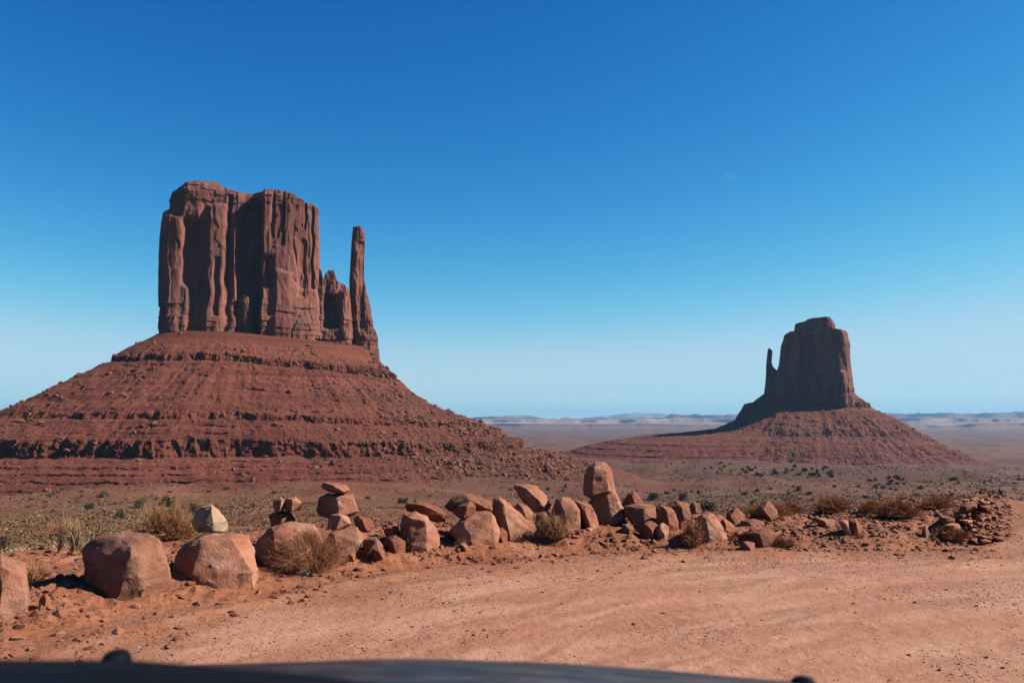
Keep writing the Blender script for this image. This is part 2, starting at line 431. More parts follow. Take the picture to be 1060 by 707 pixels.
# ------------------------------------------------------------------ buttes
def frame(az, D):
    """local frame at distance D in direction az: x across the view, y away from the camera"""
    c, s_ = math.cos(az), math.sin(az)
    org = np.array([D*s_, D*c])
    def to_world(x, y, z):
        return np.stack(np.broadcast_arrays(org[0]+x*c+y*s_, org[1]-x*s_+y*c, z), -1)
    def loc(px, py, yoff=0.):
        dx, dy, dz = ray(px, py)
        xa = dx*c-dy*s_; ya = dx*s_+dy*c
        t = (D+yoff)/ya
        return xa*t, CAMH+dz*t
    return to_world, loc

def cliff(name, fr, left, right, top, zb, depth, relief=None, flute=(3., 14.), yoff=0., e=.6, k=0., nphi=500, nrow=170,
          strat=(), batter=6., parent=None, mat=None, seed=0, twist=0.):
    tw, loc = fr
    loc0 = loc; ls = lambda a_, b_: loc0(a_, b_, yoff-.35*depth); loc = lambda a_, b_: loc0(a_, b_, yoff-.85*depth)
    lx, lz = zip(*[ls(*p) for p in left]); rx, rz = zip(*[ls(*p) for p in right])
    tx, tz = zip(*[loc(*p) for p in top])
    lz, lx = np.array(lz), np.array(lx); rz, rx = np.array(rz), np.array(rx)
    o = np.argsort(lz); lz, lx = lz[o], lx[o]; o = np.argsort(rz); rz, rx = rz[o], rx[o]
    tx, tz = np.array(tx), np.array(tz)
    # ring angles, denser on the side that faces the camera
    ph = np.concatenate([np.linspace(math.pi, 2*math.pi, int(nphi*.8), endpoint=False), np.linspace(0, math.pi, nphi-int(nphi*.8), endpoint=False)])
    cu = np.sign(np.cos(ph))*np.abs(np.cos(ph))**e; sv = np.sign(np.sin(ph))*np.abs(np.sin(ph))**e
    nv = np.linspace(0, 1, nrow)[:, None]
    zmid = np.percentile(tz, 60)
    xm = (np.interp(zmid, lz, lx)+np.interp(zmid, rz, rx))/2; xw = (np.interp(zmid, rz, rx)-np.interp(zmid, lz, lx))/2
    zt = np.interp(xm+cu*xw, tx, tz)[None, :]
    zt = zt + 0*nv
    Z = zb+(zt-zb)*nv
    XL = np.interp(Z, lz, lx); XR = np.interp(Z, rz, rx)
    U = cu[None, :]; X = (XL+XR)/2+U*(XR-XL)/2
    b = depth*(1+batter/depth*(1-nv)**2)
    Yl = sv[None, :]*b+k*X
    nx = cu/np.hypot(cu, sv); ny = sv/np.hypot(cu, sv)
    front = ss(-sv, .1, .6)[None, :]
    sX = X+seed*37.; A, S = flute
    side = np.abs(ny)[None, :]**.5
    w = 1.6*fbm(sX/60., Z/70., seed+.5, o=2)
    d = A*(ridged(sX/S+w*.6, Z/(S*6)+seed, Yl/S, o=3, gain=.38)-.8)*.7
    d = d + A*.34*fbm(sX/(S*.3), Z/(S*.8), Yl/(S*.3), o=5)
    cr1 = np.abs(pn(sX/(S*.75)+w*.5+3, Z/(S*9)+1, Yl/S)); d = d - A*.8*np.exp(-(cr1/.035)**2)*ss(pn(sX/S, Z/(S*2.5), 0*Z+2), -.15, .1)
    bq = pn(sX/(S*.9)+9.2, Z/(S*4.2)+.3*pn(sX/4., Z/9.), Yl/(S*.9))*2.3; blk = (np.floor(bq)+ss(bq-np.floor(bq), .88, 1.))/2.6
    d = d + A*1.3*blk
    for (z0, z1, per, amp) in strat:
        Zq = Z+5*fbm(sX/22., 0*Z+seed, o=2); m = ss(Zq, z0-3, z0+1)*(1-ss(Zq, z1-3, z1+5))
        zz = Z/per+.5*pn(sX/40., 0*Z+seed)
        saw = np.floor(zz)
        d = d + m*amp*(.7*pn(saw*7.31+.5, sX/(S*.9))+.9*pn(saw*3.7+.21, 0*saw+.4))*1.6
    X = X + d*nx[None, :]*(.30+.35*(1-nv)); Yl = Yl + d*ny[None, :]
    if relief is not None:
        X0 = (X-loc(530, 432)[0])
        Yl = Yl - front*relief(X, Z, loc)
    # broken top edge
    Z = Z + nv**10*1.4*np.round(fbm(sX/5., Yl/9., o=2)*3)/3.
    rows = [np.stack([X, Yl, Z], -1)]
    yc = .5*(Yl[-1].min()+Yl[-1].max())
    for wq in (.04, .15, .35, .6, .85, .995):
        x = X[-1]; y = Yl[-1]+(k*x-Yl[-1])*wq
        z = Z[-1]+1.2*fbm(x/14., y/14., o=3)*min(1, wq*5)
        rows.append(np.stack([x, y, z], -1)[None])
    P = np.concatenate(rows, 0); n_r, n_c = P.shape[:2]
    Wd = tw(P[..., 0], P[..., 1]+yoff, P[..., 2]).reshape(-1, 3)
    ob = mesh_np(name, Wd, grid_faces(n_r, n_c, True), mat or M_cliff, False, parent=parent)
    ob['_'] = 0; del ob['_']
    return ob

def feature(loc, X, Z, px0, px1, py0, py1, amp, soft=2.):
    """box-shaped relief between pixel columns and rows of the photograph, in metres toward the camera"""
    x0, _ = loc(px0, 350); x1, _ = loc(px1, 350); _, za = loc((px0+px1)/2, py1); _, zb = loc((px0+px1)/2, py0)
    wz = 2.5*pn(X/11., Z/23.)*soft*.5; wx = 1.8*pn(X/30.+4, Z/14.)
    return amp*ss(X+wx, x0-soft, x0+soft)*(1-ss(X+wx, x1-soft, x1+soft))*ss(Z+wz, za-soft, za+soft)*(1-ss(Z+wz, zb-soft, zb+soft))

def talus(name, fr, foot, tables, zoff, rubmask, parent, nth=1500, seed=0, amp=1., dens=None, yoff=0., kf=0., rough=1.):
    """swept scree apron round a foot ellipse. tables: zs, dL, dF, dR (metres outwards at each height)"""
    tw, loc = fr
    cx, a, b = foot
    th = np.concatenate([np.linspace(math.pi*.93, math.pi*2.07, int(nth*.85), endpoint=False),
                         np.linspace(math.pi*.07, math.pi*.93, nth-int(nth*.85), endpoint=False)])
    zs, dL, dF, dR, nsub, band = tables
    # subdivide the profile
    zz, kk, L_, F_, R_, B_ = [], [], [], [], [], []
    for i in range(len(zs)-1):
        n = nsub[i]
        for j in range(n):
            t = j/n
            zz.append(zs[i]+(zs[i+1]-zs[i])*t); L_.append(dL[i]+(dL[i+1]-dL[i])*t); F_.append(dF[i]+(dF[i+1]-dF[i])*t)
            R_.append(dR[i]+(dR[i+1]-dR[i])*t); B_.append(band[i])
    zz.append(zs[-1]); L_.append(dL[-1]); F_.append(dF[-1]); R_.append(dR[-1]); B_.append(0)
    zz, L_, F_, R_, B_ = map(np.array, (zz, L_, F_, R_, B_))
    # band weight softened over neighbouring rows
    Bs = np.convolve(B_, [.25, .5, .25], 'same')
    ct, st = np.cos(th), np.sin(th)
    wl = ss(-ct, .15, .95); wr = ss(ct, .15, .95); wf = 1-wl-wr
    d = L_[:, None]*wl+F_[:, None]*wf+R_[:, None]*wr
    # smooth (un-terraced) version for rubble-covered parts
    kz = np.array([zs[0], zs[len(zs)//2], zs[-1]]) 
    sm = np.arange(len(zz)); 
    ker = np.ones(31)/31.; 
    def smooth(v): 
        p = np.pad(v, 15, mode='edge'); return np.convolve(p, ker, 'valid')
    zsm = smooth(zz)
    z = zz[:, None]+0*d
    fx = cx+a*np.sign(ct)*np.abs(ct)**.72; fy = b*np.sign(st)*np.abs(st)**.5+kf*fx
    nx = ct; ny = st*1.0
    X = fx+d*nx; Y = fy+d*ny
    rub = rubmask(X, z, th[None, :]+0*d)
    z = z+(zsm[:, None]-zz[:, None])*rub*.8
    arc = th[None, :]*(a+150.)
    g = d.clip(5, 400)
    # gullies growing outwards, alcoves in the bands
    gul = (7.0*amp*fbm(arc/70.+seed, z/160., o=4)+2.6*amp*(ridged(arc/24.+seed, z/120.+d/300., o=2)-.6))*ss(d, 10, 80)
    alc = Bs[:, None]*amp*(6.*pn(arc/26.+seed*3, z/60.)+4.*np.round(2*pn(arc/9., z/50.+3))/2.+1.6*fbm(arc/3.5, z/4., o=3))*(1-rub*.8)
    sm_ = .62+.5*rub
    sfc = amp*rough*sm_*(2.9*fbm(X/13., Y/13., z/13., o=4)+1.5*fbm(X/3.6, Y/3.6, z/3.6, o=3))
    zz2 = (z+1.5*fbm(X/60., Y/60., o=2))/5.2; fr2 = zz2-np.floor(zz2)
    sfc = sfc - amp*(1-rub)*2.2*fr2**3*ss(fbm(arc/38.+seed, z/9., o=3), .02, .34)*(1-Bs[:, None])
    dd = gul+alc+sfc*ss(d, -5, 20)
    X = X+dd*nx; Y = Y+dd*ny
    z = z+zoff(X)*ss(z, -60, 60)
    z = z+amp*ss(d, 0, 15)*(1.1*fbm(X/9., Y/9., o=4)+rub*2.0*np.maximum(fbm(X/6., Y/6., o=3), 0)+.8*np.maximum(fbm(X/3., Y/3., o=2), 0)*ss(fbm(X/30., Y/30., o=2), -.1, .3))
    V = tw(X, Y+yoff, z)
    n_r, n_c = V.shape[:2]
    ob = mesh_np(name, V.reshape(-1, 3), grid_faces(n_r, n_c, True)[:, ::-1], M_talus, False, {'rub': rub.ravel()}, parent=parent)
    return ob, V, rub, th, zz

ico = None
def ico_proto(sub, jitter, seed, squash=(1, 1, 1)):
    bm = bmesh.new(); bmesh.ops.create_icosphere(bm, subdivisions=sub, radius=1)
    r_ = random.Random(seed)
    for v in bm.verts:
        k = 1+jitter*(r_.random()*2-1); v.co = Vector((v.co.x*squash[0]*k, v.co.y*squash[1]*k, v.co.z*squash[2]*k))
    V = np.array([v.co[:] for v in bm.verts]); Fc = np.array([[v.index for v in f.verts] for f in bm.faces]); bm.free()
    return V, Fc
def hull_proto(n, seed, sq=(1, .8, .6)):
    r_ = random.Random(seed); bm = bmesh.new()
    for i in range(n):
        v = Vector((r_.gauss(0, 1), r_.gauss(0, 1), r_.gauss(0, 1))).normalized()*(.8+.3*r_.random())
        bm.verts.new((v.x*sq[0], v.y*sq[1], v.z*sq[2]))
    bmesh.ops.convex_hull(bm, input=bm.verts)
    for v in [v for v in bm.verts if not v.link_faces]: bm.verts.remove(v)
    bmesh.ops.triangulate(bm, faces=bm.faces)
    bm.verts.index_update()
    V = np.array([v.co[:] for v in bm.verts]); Fc = np.array([[v.index for v in f.verts] for f in bm.faces]); bm.free()
    return V, Fc
def scatter(name, protos, pos, size, mat, seed=0, smooth=False, tilt=.4, parent=None, upright=False):
    g = np.random.default_rng(seed); n = len(pos); Vs, Fs, off = [], [], 0
    pick = g.integers(0, len(protos), n)
    for k, (V, Fc) in enumerate(protos):
        idx = np.where(pick == k)[0]
        if not len(idx): continue
        m = len(idx); rz = g.uniform(0, 2*math.pi, m); tx = 0*rz if upright else g.normal(0, tilt, m)
        c, s_ = np.cos(rz), np.sin(rz); ct, st = np.cos(tx), np.sin(tx)
        P = V[None]*size[idx][:, None, None]
        y = P[..., 1]*ct[:, None]-P[..., 2]*st[:, None]; z = P[..., 1]*st[:, None]+P[..., 2]*ct[:, None]; x = P[..., 0]
        xx = x*c[:, None]-y*s_[:, None]; yy = x*s_[:, None]+y*c[:, None]
        W = np.stack([xx, yy, z], -1)+pos[idx][:, None, :]
        Vs.append(W.reshape(-1, 3))
        Fs.append((Fc[None]+(np.arange(m)*len(V))[:, None, None]).reshape(-1, Fc.shape[1])+off); off += m*len(V)
    return mesh_np(name, np.concatenate(Vs), np.concatenate(Fs), mat, smooth, parent=parent)
rock_protos = [hull_proto(14, s, (1, .8, .65)) for s in range(8)]

# ---- the near butte (left)
AZW, DW = math.atan((280-530)/F), 900.
frW = frame(AZW, DW); locW = frW[1]
bw = empty('rock_butte', frW[0](0, 0, -50.).tolist())
tag(bw, 'large red sandstone butte at left with a thin free-standing spire on its right', 'butte')
bw_inv = Vector(bw.location)
def reparent(o, p):
    o.parent = p; o.matrix_parent_inverse = Vector((0, 0, 0)).to_track_quat('Z', 'Y').to_matrix().to_4x4()
    o.matrix_parent_inverse.identity()
    # keep mesh data in world coordinates by moving it into the parent's frame
    me = o.data; n = len(me.vertices); co = np.empty(n*3, np.float32); me.vertices.foreach_get('co', co)
    co = co.reshape(-1, 3)-np.array(p.location, np.float32); me.vertices.foreach_set('co', co.ravel()); me.update()

def relW(X, Z, loc):
    f = lambda *a, **k_: feature(loc, X, Z, *a, **k_)
    z0 = locW(280, 352)[1]; z1 = locW(280, 195)[1]
    r = f(268, 340, 150, 400, 13, soft=1.6)                     # right-hand block stands proud
    r = r+f(246, 268, 212, 400, -24, soft=3.)                   # the deep dark recess
    r = r+f(246, 262, 150, 214, -9, soft=4.)
    r = r+f(160, 186, 226, 400, 1.5, soft=3.)                     # left pillar
    r = r+f(160, 186, 150, 226, -4, soft=2.)
    r = r+f(189, 211, 232, 300, -7, soft=3.5)                   # shaded niche
    r = r+f(213, 232, 215, 400, 6, soft=3)
    r = r+f(232, 236, 205, 300, -6, soft=1.0)
    r = r+f(238, 246, 240, 400, 4, soft=2)
    r = r+f(289, 291, 200, 258, -4, soft=.8)+f(278, 281, 205, 250, -2.5, soft=.8)
    r = r+f(277, 291, 212, 257, -1.6, soft=.8)
    r = r+f(313, 315, 205, 240, -5, soft=.8)+f(320, 323, 215, 300, -5, soft=.9)
    r = r+f(268, 281, 268, 300, -5, soft=3)
    r = r+f(283, 300, 285, 400, 4, soft=3)+f(307, 314, 250, 310, -3, soft=2)
    r = r+f(300, 326, 300, 400, 3, soft=3)
    r = r+f(196, 204, 300, 400, -4, soft=2)+f(221, 226, 270, 330, -4, soft=1.5)
    r = r+7*(1-ss(Z, z0, z0+55))                                # foot leans out
    r = r-9*ss(Z, z1-18, z1)*(X < 1e9)
    return r
zbW = 42.
sW = ((locW(280, 350)[1]-8, locW(280, 322)[1], 5.5, 2.0), (locW(280, 218)[1], 400, 4.0, 1.7))
cl = cliff('cliff', frW, [(168, 375), (168, 345), (167, 271), (170, 226), (177, 222), (177, 209), (183, 197), (186, 190)],
           [(336, 375), (333, 340), (331, 268), (329, 220), (325, 212)],
           [(166, 226), (171, 222), (177, 209), (183, 197), (190, 193), (204, 189), (222, 190), (230, 196), (238, 200), (250, 201), (268, 199), (284, 200), (294, 201), (304, 206), (312, 210), (324, 213), (331, 218)],
           zbW, 46., relW, (2.2, 23.), 22., k=.16, e=.42, nphi=1300, nrow=300, strat=sW, batter=8., mat=M_cliff, seed=1)
reparent(cl, bw)
def relK(X, Z, loc):
    return (feature(loc, X, Z, 335, 349, 306, 340, -12, soft=2.5)+feature(loc, X, Z, 326, 333, 296, 365, 3, soft=2)
            + feature(loc, X, Z, 352, 362, 300, 365, 5, soft=3) + 8*(1-ss(Z, 70, 125)))
o = cliff('buttress', frW, [(318, 375), (319, 330), (320, 300), (322, 279)], [(368, 375), (366, 340), (364, 315), (361, 299), (358, 294), (356, 280)],
          [(322, 276), (332, 279), (334, 289), (337, 288), (338, 281), (341, 279.5), (346, 281), (348, 290), (352, 293), (355, 294), (359, 298), (362, 305)],
          zbW, 20., relK, (1.8, 8.), 2., e=.7, nphi=420, nrow=160, strat=((locW(345, 352)[1]-8, locW(345, 330)[1], 4., 1.4),), batter=5, seed=2)
reparent(o, bw)
o = cliff('spire', frW, [(364, 380), (363, 340), (362, 298), (363, 270), (364, 250), (366, 234)], [(392, 380), (390, 352), (386, 340), (383, 315), (379, 300), (376.5, 289), (377.5, 262), (378, 244), (375, 236)],
          [(364, 235), (370, 233.5), (375, 234), (379, 243)], zbW, 7., lambda X, Z, l: 13*(1-ss(Z, 60, 150))-feature(l, X, Z, 369, 376, 250, 345, 2.5, soft=1.), (1.1, 6.), 4., e=.75, nphi=360, nrow=260,
          strat=((locW(385, 352)[1]-8, locW(385, 330)[1], 4., 1.2), (locW(370, 244)[1], 400, 3.5, .6)), batter=16, seed=3)
reparent(o, bw)
o = cliff('pillar', frW, [(243, 370), (244, 330), (246, 312), (248, 308)], [(263, 370), (261, 340), (260, 315), (258, 308)],
          [(245, 312), (249, 307), (254, 305), (258, 308), (261, 316)], zbW, 7., None, (1.2, 6.), -34., e=.8, nphi=200, nrow=100, batter=4, seed=4)
reparent(o, bw)

zs = [87, 83, 60, 58, 52, 50, 26, 7, 5.5, .5, -1, -14, -15, -28, -29.5, -33, -34.5, -37, -38.5, -41.5, -43, -46.5, -48, -85]
dL = [-50, -14, 26, 28, 30, 38, 80, 116, 120, 124, 133, 165, 168, 171.5, 182, 192, 193.2, 203, 204, 215, 216, 228, 229.5, 320]
dF = [-50, -12, 34, 36, 37.5, 48, 88, 126, 128, 130, 136, 158, 160, 163.5, 178, 190, 191.2, 203, 204.2, 216, 217.2, 230, 231.5, 350]
dR = [-50, -24, 6, 8, 10, 16, 46, 86, 97, 99.5, 110, 122, 133, 136, 160, 176, 177.5, 190, 191, 204, 205, 220, 221.5, 340]
ns = [4, 14, 2, 6, 3, 14, 14, 2, 6, 3, 12, 2, 12, 5, 6, 3, 6, 3, 6, 3, 6, 3, 18]
bd = [0, 0, .2, .55, .2, 0, 0, .2, .55, .2, 0, .5, 1., .5, 0, .35, 0, .35, 0, .35, 0, .35, 0]
def rubW(X, Z, th):
    # the right front of the apron is buried under rock-fall
    t = ss(X, 40, 150)*(.25+.75*ss(85-Z, 0, 60))*(1-ss(Z, 30, 60))
    return np.clip(t*(.8+.8*fbm(X/60., Z/30., o=2)), 0, 1)*ss(-np.sin(th), .12, .40)
tl, TV, TR, Tth, Tz = talus('talus_slope', frW, (locW(280, 352)[0]+1, 113., 36.), (zs, dL, dF, dR, ns, bd), lambda X: -.085*(X+40).clip(0, 190), rubW, None, 1700, seed=2, yoff=-26)
def pick_rocks(V, rub, n, seed, lo, hi, zmin, basew=.13, z_hi=80):
    g = np.random.default_rng(seed); P = V.reshape(-1, 3); w = (basew+rub.ravel())
    w = w*(P[:, 2] > zmin)*(P[:, 2] < z_hi)
    # weight by spacing so that dense profile rows do not get more rocks
    dz = np.zeros(V.shape[:2]); dz[1:] = np.linalg.norm(np.diff(V, axis=0), axis=-1); w = w*dz.ravel()
    cl_ = pn(P[:, 0]/25., P[:, 1]/25.); w = w*(.12+np.clip(cl_*4+.4, 0, 2))
    w = w/w.sum(); i = g.choice(len(P), n, p=w)
    s_ = lo*(hi/lo)**(g.random(n)**3.2)
    pos = P[i]+g.normal(0, .5, (n, 3))*[1, 1, .3]
    return pos, s_
pos, sz = pick_rocks(TV, TR, 11000, 5, .45, 3.6, -50)
rb = scatter('boulder_rubble', rock_protos, pos, sz, M_rubble, 6); 
reparent(tl, bw); reparent(rb, bw); tag(rb, kind='stuff')

# ---- the far butte (right)
AZE, DE = math.atan((838-530)/F), 1700.
frE = frame(AZE, DE); locE = frE[1]
be = empty('rock_butte', frE[0](0, 0, -75.).tolist())
tag(be, 'distant butte at right with a shaded face, blocky cap and thin spire on its left', 'butte')
zbE = 20.
def relE(X, Z, loc):
    return feature(loc, X, Z, 868, 874, 385, 420, 6, soft=3)+feature(loc, X, Z, 838, 842, 350, 410, -5, soft=3)+12*(1-ss(Z, 50, 100))
o = cliff('cliff', frE, [(798, 425), (800, 405), (804, 384), (806, 378), (808, 358), (812, 347), (818, 342)], [(886, 425), (884, 408), (881, 384), (879.5, 368), (880, 357), (877, 346), (875, 342)],
          [(806, 354), (812, 347), (818, 343), (824, 341.5), (850, 341), (866, 341), (875, 342), (878, 345)],
          zbE, 66., relE, (3., 24.), 0., k=-.14, e=.42, nphi=700, nrow=180, strat=((locE(840, 352)[1], 400, 6., 2.), (0, locE(840, 396)[1], 7., 2.0)), batter=10, seed=5)
reparent(o, be)
o = cliff('cap_block', frE, [(822, 350), (822.5, 340), (823, 336), (828, 333)], [(866, 350), (865, 341), (863.5, 334), (861, 330)],
          [(822.5, 337), (826, 334.5), (833, 333.5), (836, 331), (841, 329.5), (850, 328.5), (860, 328), (863, 332)],
          locE(840, 347)[1], 34., None, (2.2, 12.), 2., e=.5, nphi=400, nrow=70, strat=((0, 500, 5., 1.6),), batter=2, seed=6)
reparent(o, be)
o = cliff('spire', frE, [(789, 425), (791, 407), (792.5, 394), (793, 380), (794, 366), (795, 361)], [(812, 425), (810, 400), (805, 384), (800.5, 380), (798.5, 375), (799, 368), (799.6, 364), (798, 361)],
          [(794, 361.5), (796.5, 360), (799, 362)], zbE, 9., None, (1.3, 8.), -6., e=.8, nphi=240, nrow=130, batter=22, seed=7)
reparent(o, be)
zsE = [80, 58, 30, 27, 19, 16, -4, -18, -21, -30, -33, -44, -46, -52, -54, -61, -63, -70, -72, -120]
dLE = [-70, -20, 16, 28, 34, 37, 50, 78, 86, 170, 212, 290, 294, 330, 334, 355, 359, 390, 394, 680]
dFE = [-70, -16, 20, 24, 28, 34, 76, 104, 108, 120, 130, 158, 161, 176, 180, 194, 198, 212, 216, 520]
dRE = [-70, -24, 10, 13, 17, 24, 66, 84, 88, 102, 110, 128, 132, 143, 147, 160, 164, 178, 182, 440]
nsE = [3, 10, 2, 6, 3, 10, 8, 2, 6, 3, 8, 2, 5, 3, 5, 3, 5, 3, 16]
bdE = [0, 0, .1, .4, .1, 0, 0, .2, .9, .3, 0, .1, .6, .1, .7, .2, .8, .2, 0]
def rubE(X, Z, th):
    return np.clip(.12+.8*fbm(X/70., Z/30., o=2)+.25*ss(X, 0, 80), 0, .8)*ss(Z, -50, -30)*(1-ss(Z, -5, 14))
tl2, TV2, TR2, _, _ = talus('talus_slope', frE, (locE(838, 408)[0], 86., 72.), (zsE, dLE, dFE, dRE, nsE, bdE), lambda X: 0*X, rubE, None, 1300, seed=9, amp=1.15, rough=.75)
pos, sz = pick_rocks(TV2, TR2, 1200, 8, 1.0, 4.5, -70, .1, 50)
rb2 = scatter('boulder_rubble', rock_protos, pos, sz, M_rubble, 9)
reparent(tl2, be); reparent(rb2, be); tag(rb2, kind='stuff')

# ------------------------------------------------------------------ far mesas and mountains
M_far1 = mat_far('far_mesa_rock', (.16, .075, .06), (.24, .12, .09), (.12, .06, .05), .02)
M_far2 = mat_far('far_pale_badlands', (.36, .20, .16), (.50, .32, .27), (.24, .12, .10), .03)
M_far3 = mat_far('far_mountain_rock', (.22, .16, .14), (.28, .2, .18), (.2, .14, .12), .01)
def ridge(name, pts, D, thick, mat, jag, steep=.25, seed=0, yb=448):
    """a long flat-topped ridge: crest heights from the photograph, real depth behind them"""
    px = np.arange(pts[0][0], pts[-1][0], .35); py = np.interp(px, *zip(*pts))
    Y = D*(1+.04*pn(px/37., 0*px+seed)); P = at(px, py, Y)
    top = P[:, 2]+jag*fbm(px/9.+seed, 0*px, o=4)
    base = np.full_like(top, -134.)
    end = np.minimum(ss(px, px[0], px[0]+4), 1-ss(px, px[-1]-4, px[-1]))
    top = base+(top-base)*end
    h = top-base
    prof = [(-2.2, 0.), (-1.2, .30), (-.75, .52), (-.62, .60), (-.5, .96), (0., 1.), (thick/400., 1.), (thick/400.+1, 0.)]
    rows = []
    for (o_, f_) in prof:
        off = o_*400*steep*4*(1+.6*fbm(px/22.+o_*0, 0*px+seed+1, o=2)) if o_ < 0 else o_*400+0*px
        rows.append(np.stack([P[:, 0]*(1+off/D), P[:, 1]+off, base+h*f_*(1+.10*pn(px/9., 0*px+o_*3)*(f_ < .9))], -1))
    V = np.stack(rows, 0)
    ob = mesh_np(name, V.reshape(-1, 3), grid_faces(V.shape[0], V.shape[1])[:, ::-1], mat, False)
    tag(ob, kind='structure'); return ob
ridge('hills', [(470, 441), (520, 438.5), (600, 439.5), (660, 438.5), (730, 439.5), (790, 440)], 10500, 900, M_far1, 5, seed=1)
ridge('hills', [(870, 441), (895, 438.5), (930, 438), (960, 440), (985, 441), (1005, 438.5), (1040, 437.5), (1090, 438), (1150, 439)], 9800, 900, M_far1, 6, seed=2)
ridge('hills', [(440, 437), (500, 434.5), (560, 433.5), (640, 434.5), (700, 433), (770, 433.5), (900, 433.5), (960, 431.5), (1020, 433.5), (1150, 433)], 13500, 1500, M_far2, 12, seed=3)
ridge('hills', [(480, 433), (512, 430.5), (530, 432), (575, 433), (640, 432.5), (688, 432), (694, 428.5), (706, 429.5), (722, 429), (740, 429.5), (770, 429), (860, 428), (905, 427), (940, 428), (975, 427), (1010, 428), (1050, 426.5), (1160, 426)], 17500, 3000, M_far1, 26, seed=4)
ridge('hills', [(505, 433), (525, 430), (545, 429.5), (565, 433)], 24000, 2000, M_far3, 10, .8, seed=5)
ridge('hills', [(600, 433), (640, 429), (660, 427), (672, 427.6), (700, 429), (740, 429), (800, 431), (900, 433)], 36000, 1500, M_far3, 25, .9, seed=6)

# ------------------------------------------------------------------ roadside boulders
def hull_bm(points):
    bm = bmesh.new()
    for p in points: bm.verts.new(p)
    bmesh.ops.convex_hull(bm, input=bm.verts)
    for v in [v for v in bm.verts if not v.link_faces]: bm.verts.remove(v)
    return bm
def rock_verts(bm, target, seed, rough):
    # knock corners and edges off with random flat fractures
    r_ = random.Random(seed*13+5)
    for it in range(6):
        cs = [v.co.copy() for v in bm.verts]; ext = max((a-b).length for a in cs[:40] for b in cs[:40])
        n = Vector((r_.gauss(0, 1), r_.gauss(0, 1)-.5, r_.gauss(0, .8)+.15)).normalized()
        h = max(c.dot(n) for c in cs); off = h-ext*r_.uniform(.010, .042)
        bmesh.ops.bisect_plane(bm, geom=bm.verts[:]+bm.edges[:]+bm.faces[:], plane_co=n*off, plane_no=n, clear_outer=True)
        pts_ = [v.co.copy() for v in bm.verts]; bm.clear()
        for p_ in pts_: bm.verts.new(p_)
        bmesh.ops.remove_doubles(bm, verts=bm.verts, dist=.002)
        bmesh.ops.convex_hull(bm, input=bm.verts)
        for v in [v for v in bm.verts if not v.link_faces]: bm.verts.remove(v)
    bmesh.ops.dissolve_limit(bm, angle_limit=R(4), verts=bm.verts, edges=bm.edges)
    bmesh.ops.triangulate(bm, faces=bm.faces)
    for it in range(7):
        es = [e for e in bm.edges if e.calc_length() > target*1.6]
        if not es: break
        bmesh.ops.subdivide_edges(bm, edges=es, cuts=1)
        bmesh.ops.triangulate(bm, faces=bm.faces)
    bmesh.ops.smooth_vert(bm, verts=bm.verts, factor=.14, use_axis_x=True, use_axis_y=True, use_axis_z=True)
    bm.normal_update(); bm.verts.index_update()
    V = np.array([v.co[:] for v in bm.verts]); N = np.array([v.normal[:] for v in bm.verts])
    Fc = np.array([[v.index for v in f.verts] for f in bm.faces]); bm.free()
    s_ = seed*3.7
    sc_ = rough
    bq = 3*pn(V[:, 0]*1.7+s_, V[:, 1]*1.7, V[:, 2]*3.2); bq2 = 4*pn(V[:, 0]*7+s_, V[:, 1]*7, V[:, 2]*11)
    st_ = lambda b_: (np.floor(b_)+ss(b_-np.floor(b_), .82, 1.))/4.
    d = sc_*(.35*fbm(V[:, 0]*2.2+s_, V[:, 1]*2.2, V[:, 2]*2.2, o=3) + .42*fbm(V[:, 0]*9+s_, V[:, 1]*9, V[:, 2]*16, o=4)
             + .30*st_(bq))
    cr1 = np.abs(pn(V[:, 0]*1.6+s_, V[:, 1]*1.6, V[:, 2]*4.2+.6*V[:, 0])); cr2 = np.abs(pn(V[:, 0]*3.4-s_, V[:, 1]*3.4, V[:, 2]*2.2))
    d = d-sc_*(.18*np.exp(-(cr1/.03)**2))
    V = V+N*d[:, None]
    return V, Fc
